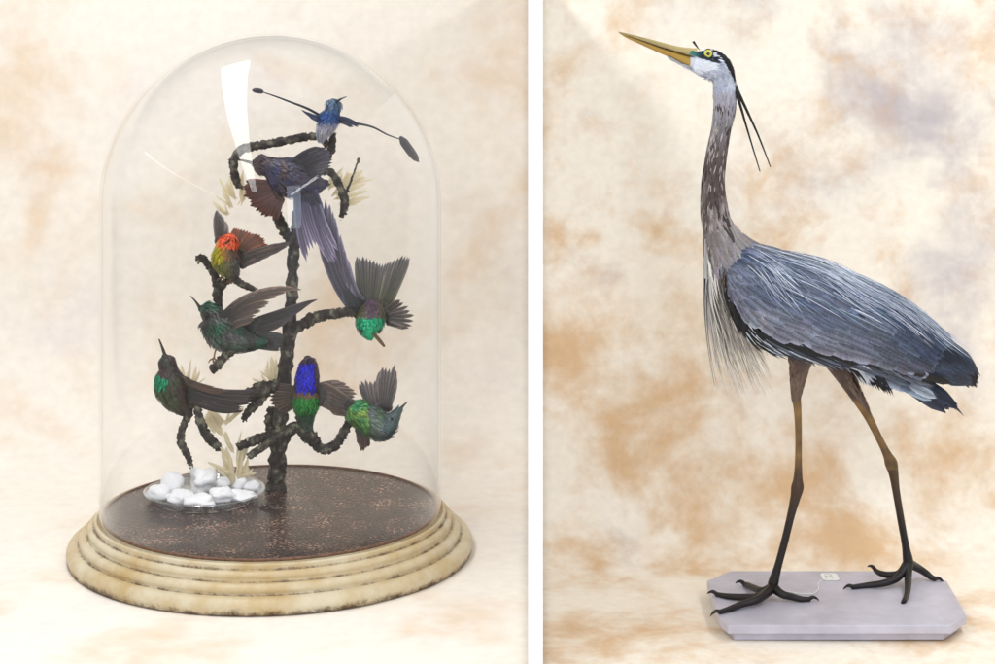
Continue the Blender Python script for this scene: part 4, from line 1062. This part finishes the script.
# ------------------------------------------------------------ dish, pebbles, dried fronds
zd = 46.3
dc = ONP(205, 500.5, zd); dcx, dcy = dc.x / S, dc.y / S
m = M()
R0 = 67
po = [(0, .2), (48, .2), (58, 2.5), (R0, 11.5), (R0 + 1.2, 12.6), (R0 - .2, 13.6), (R0 - 1.8, 12.4), (57, 4.8), (47.5, 2.2), (0, 2.0)]
lathe(m, po, 96, cx=dcx, cy=dcy, z0=zd)
o = m.build('dish', glass_mat('dish_glass', (.90, .92, .93), .22))
tag(o, 'shallow clear glass dish holding white pebbles on the dark disc', 'dish')
mpeb = principled('white_pebble', C(243, 243, 245), .75, noise_scale=30, noise_amt=.05, bump=.5, bump_scale=140)
mrc = random.Random(4)
def pebble(u, v, hgt, r, sq, label, ang=0.2, flat=.75):
    r *= .93; m = M(); c = ONP(u, v, zd + hgt); n, k = 18, 26
    sd = mrc.random() * 50
    for i in range(n + 1):
        a = math.pi * i / n
        for j in range(k):
            b = 2 * math.pi * j / k
            dv = Vector((math.sin(a) * math.cos(b), math.sin(a) * math.sin(b), math.cos(a)))
            rr = 1 + ang * 1.6 * nz(dv * 1.2 + Vector((sd, 0, 0))) + .06 * nz(dv * 3.1 + Vector((0, sd, 0))) + .035 * nz(dv * 8 + Vector((sd, sd, 0)))
            dv.x *= sq; dv.z *= flat
            m.vert(c + dv * RR(r * rr, 280))
    for i in range(n):
        for j in range(k): m.f.append((i * k + j, i * k + (j + 1) % k, (i + 1) * k + (j + 1) % k, (i + 1) * k + j))
    o = m.build('pebble', mpeb); tag(o, label, 'pebble', 'white pebbles in the glass dish')
pebble(172, 483, 17, 12.5, 1, 'round white pebble resting highest at the left of the dish', .08, .95)
pebble(160, 492, 9, 13, 1.1, 'white pebble at the extreme left edge of the dish', .2, .6)
pebble(203, 482, 15, 14, 1.0, 'large angular white stone in the middle of the dish', .55, .85)
pebble(180, 496, 8, 11, 1.3, 'low flat white pebble below the round one', .3, .6)
pebble(200, 500, 8, 12, 1.35, 'wide flat white stone at the front of the dish', .35, .5)
pebble(222, 495, 9, 11.5, 1.2, 'white pebble just right of the front centre', .3, .65)
pebble(225, 483, 12, 9, 1.0, 'small white pebble behind the pale dried frond', .4, .8)
pebble(240, 483, 12, 9, .9, 'small upright white pebble right of the frond', .3, 1.0)
pebble(243, 495, 8, 10.5, 1.3, 'flat white pebble at the right front of the dish', .35, .55)
pebble(252, 486, 9, 8, 1.1, 'little white pebble at the extreme right of the dish', .3, .7)

def frondmat():
    m, nt, out = newmat('dried_frond'); L = nt.links.new
    b = N(nt, 'ShaderNodeBsdfPrincipled'); b.inputs['Roughness'].default_value = .7
    b.inputs['Base Color'].default_value = (*C(234, 224, 196)[:3], 1)
    tl = N(nt, 'ShaderNodeBsdfTranslucent'); tl.inputs[0].default_value = (*C(238, 228, 198)[:3], 1)
    mx = N(nt, 'ShaderNodeMixShader'); mx.inputs[0].default_value = .45; L(b.outputs[0], mx.inputs[1]); L(tl.outputs[0], mx.inputs[2]); L(mx.outputs[0], out.inputs[0]); return m
mfr = frondmat()
def frond(label, leaves, loc):
    m = M()
    more = []
    for (u0, v0, u1, v1, w, d) in leaves:
        for q in range(4):
            j = lambda a: random.uniform(-a, a)
            k = random.uniform(.6, 1.05)
            more.append((u0 + j(2.5), v0 + j(2), u0 + (u1 - u0) * k + j(7), v0 + (v1 - v0) * k + j(5), w * random.uniform(.25, .6), d + j(4)))
    for (u0, v0, u1, v1, w, d) in more:
        a, b_ = P(u0, v0, h + d), P(u1, v1, h + d - 6)
        mid = (a + b_) / 2 + Vector((random.uniform(-1, 1), -1.5, random.uniform(-1, 1))) * 2 * S
        fpath(m, [a, mid, b_], RR(w, h), Vector((random.uniform(-.4, .4), -1, random.uniform(-.3, .3))), C(232, 218, 176), None, prof_round, seg=8, camber=.25, across=2)
    o = m.build('dried_frond', mfr); tag(o, label, 'dried frond', 'pale dried fronds round the branch')
frond('pale cream dried frond standing in the pebble dish', [(236, 492, 243, 440, 9, -20), (234, 490, 226, 448, 10, -22), (238, 488, 252, 452, 8, -18), (235, 470, 218, 440, 8, -22), (240, 466, 246, 426, 8, -20), (232, 452, 222, 430, 7, -24), (238, 480, 256, 468, 7, -18), (234, 476, 214, 466, 7, -24)], None)
frond('pale yellow dried leaf hanging below the left branch', [(208, 412, 220, 432, 14, 0), (212, 414, 232, 430, 12, -4), (214, 408, 206, 426, 9, 4), (226, 424, 240, 408, 6, 0)], None)
frond('cream pointed dried leaf behind the left bird', [(188, 404, 184, 362, 9, 6), (188, 398, 196, 366, 9, 8), (190, 392, 202, 372, 7, 10)], None)
frond('pale wispy dried frond behind the right top twig', [(334, 196, 364, 168, 9, 30), (336, 200, 372, 184, 9, 32), (338, 190, 352, 160, 8, 34), (340, 204, 368, 198, 8, 30), (344, 186, 376, 176, 7, 30), (330, 190, 340, 166, 7, 30)], None)
frond('pale wispy dried frond behind the left top bend of the branch', [(236, 200, 222, 168, 8, 30), (240, 204, 248, 176, 8, 32), (232, 208, 216, 186, 8, 30), (242, 196, 236, 160, 7, 30), (228, 214, 218, 200, 7, 30)], None)
frond('small white tuft of dried frond beside the middle of the trunk', [(272, 384, 262, 366, 6, -6), (274, 382, 270, 356, 6, -4), (270, 388, 252, 380, 5, -6), (276, 380, 278, 362, 5, -2)], None)

for o in bpy.data.objects:
    if '_o' in o: del o['_o']

# ------------------------------------------------------------ camera
cam = bpy.data.cameras.new('camera'); co = bpy.data.objects.new('camera', cam); col.objects.link(co)
co.location = (0, -D * S, HC * S); co.rotation_euler = (math.radians(90), 0, 0)
cam.sensor_width = 36; cam.lens = 36 * D / 995; cam.shift_y = -(332 - HZ) / 995
cam.clip_start = .05; cam.clip_end = 60
scene.camera = co

# ------------------------------------------------------------ light
world = bpy.data.worlds.new('World'); scene.world = world; world.use_nodes = True
bg = world.node_tree.nodes['Background']; bg.inputs[0].default_value = (1.0, .985, .96, 1); bg.inputs[1].default_value = .45
def area(name, loc, target, sx, sy, power, color=(1, 1, 1)):
    l = bpy.data.lights.new(name, 'AREA'); l.shape = 'RECTANGLE'; l.size = sx; l.size_y = sy; l.energy = power; l.color = color
    o = bpy.data.objects.new(name, l); col.objects.link(o); o.location = loc
    dr = Vector(target) - Vector(loc)
    q = dr.to_track_quat('-Z', 'Y'); o.rotation_euler = q.to_euler()
    return o
# ceiling light strips running from over the dome towards the camera, a cross tube, and a cool window behind the camera
def strip(name, x, y0, y1, z, w, L, color=(1, 1, 1)):
    o = area(name, (x, (y0 + y1) / 2, z), (x, (y0 + y1) / 2, 0), w, y1 - y0, L * math.pi * w * (y1 - y0), color)
    o.rotation_euler = (0, 0, 0); return o
strip('ceiling_light', -1.02, -6.0, 1.0, 2.45, .38, 9.5)
strip('ceiling_light', 1.45, -5.2, 2.6, 2.05, .2, 12)
strip('ceiling_tube', -2.6, -5.5, .5, 1.6, .06, 6)
area('window_light', (1.8, -5.6, 1.3), (-.1, 0, .8), 1.0, 3.0, 5.5 * math.pi * 3.0, (.66, .8, 1.0))

scene.render.engine = 'CYCLES'
scene.cycles.use_denoising = True
scene.cycles.denoiser = 'OPENIMAGEDENOISE'
scene.cycles.denoising_input_passes = 'RGB_ALBEDO_NORMAL'
scene.cycles.denoising_prefilter = 'ACCURATE'
scene.cycles.transparent_max_bounces = 32
scene.cycles.max_bounces = 10
scene.cycles.sample_clamp_indirect = 6
scene.view_settings.view_transform = 'Standard'; scene.view_settings.look = 'None'
scene.view_settings.exposure = .10; scene.view_settings.gamma = 1
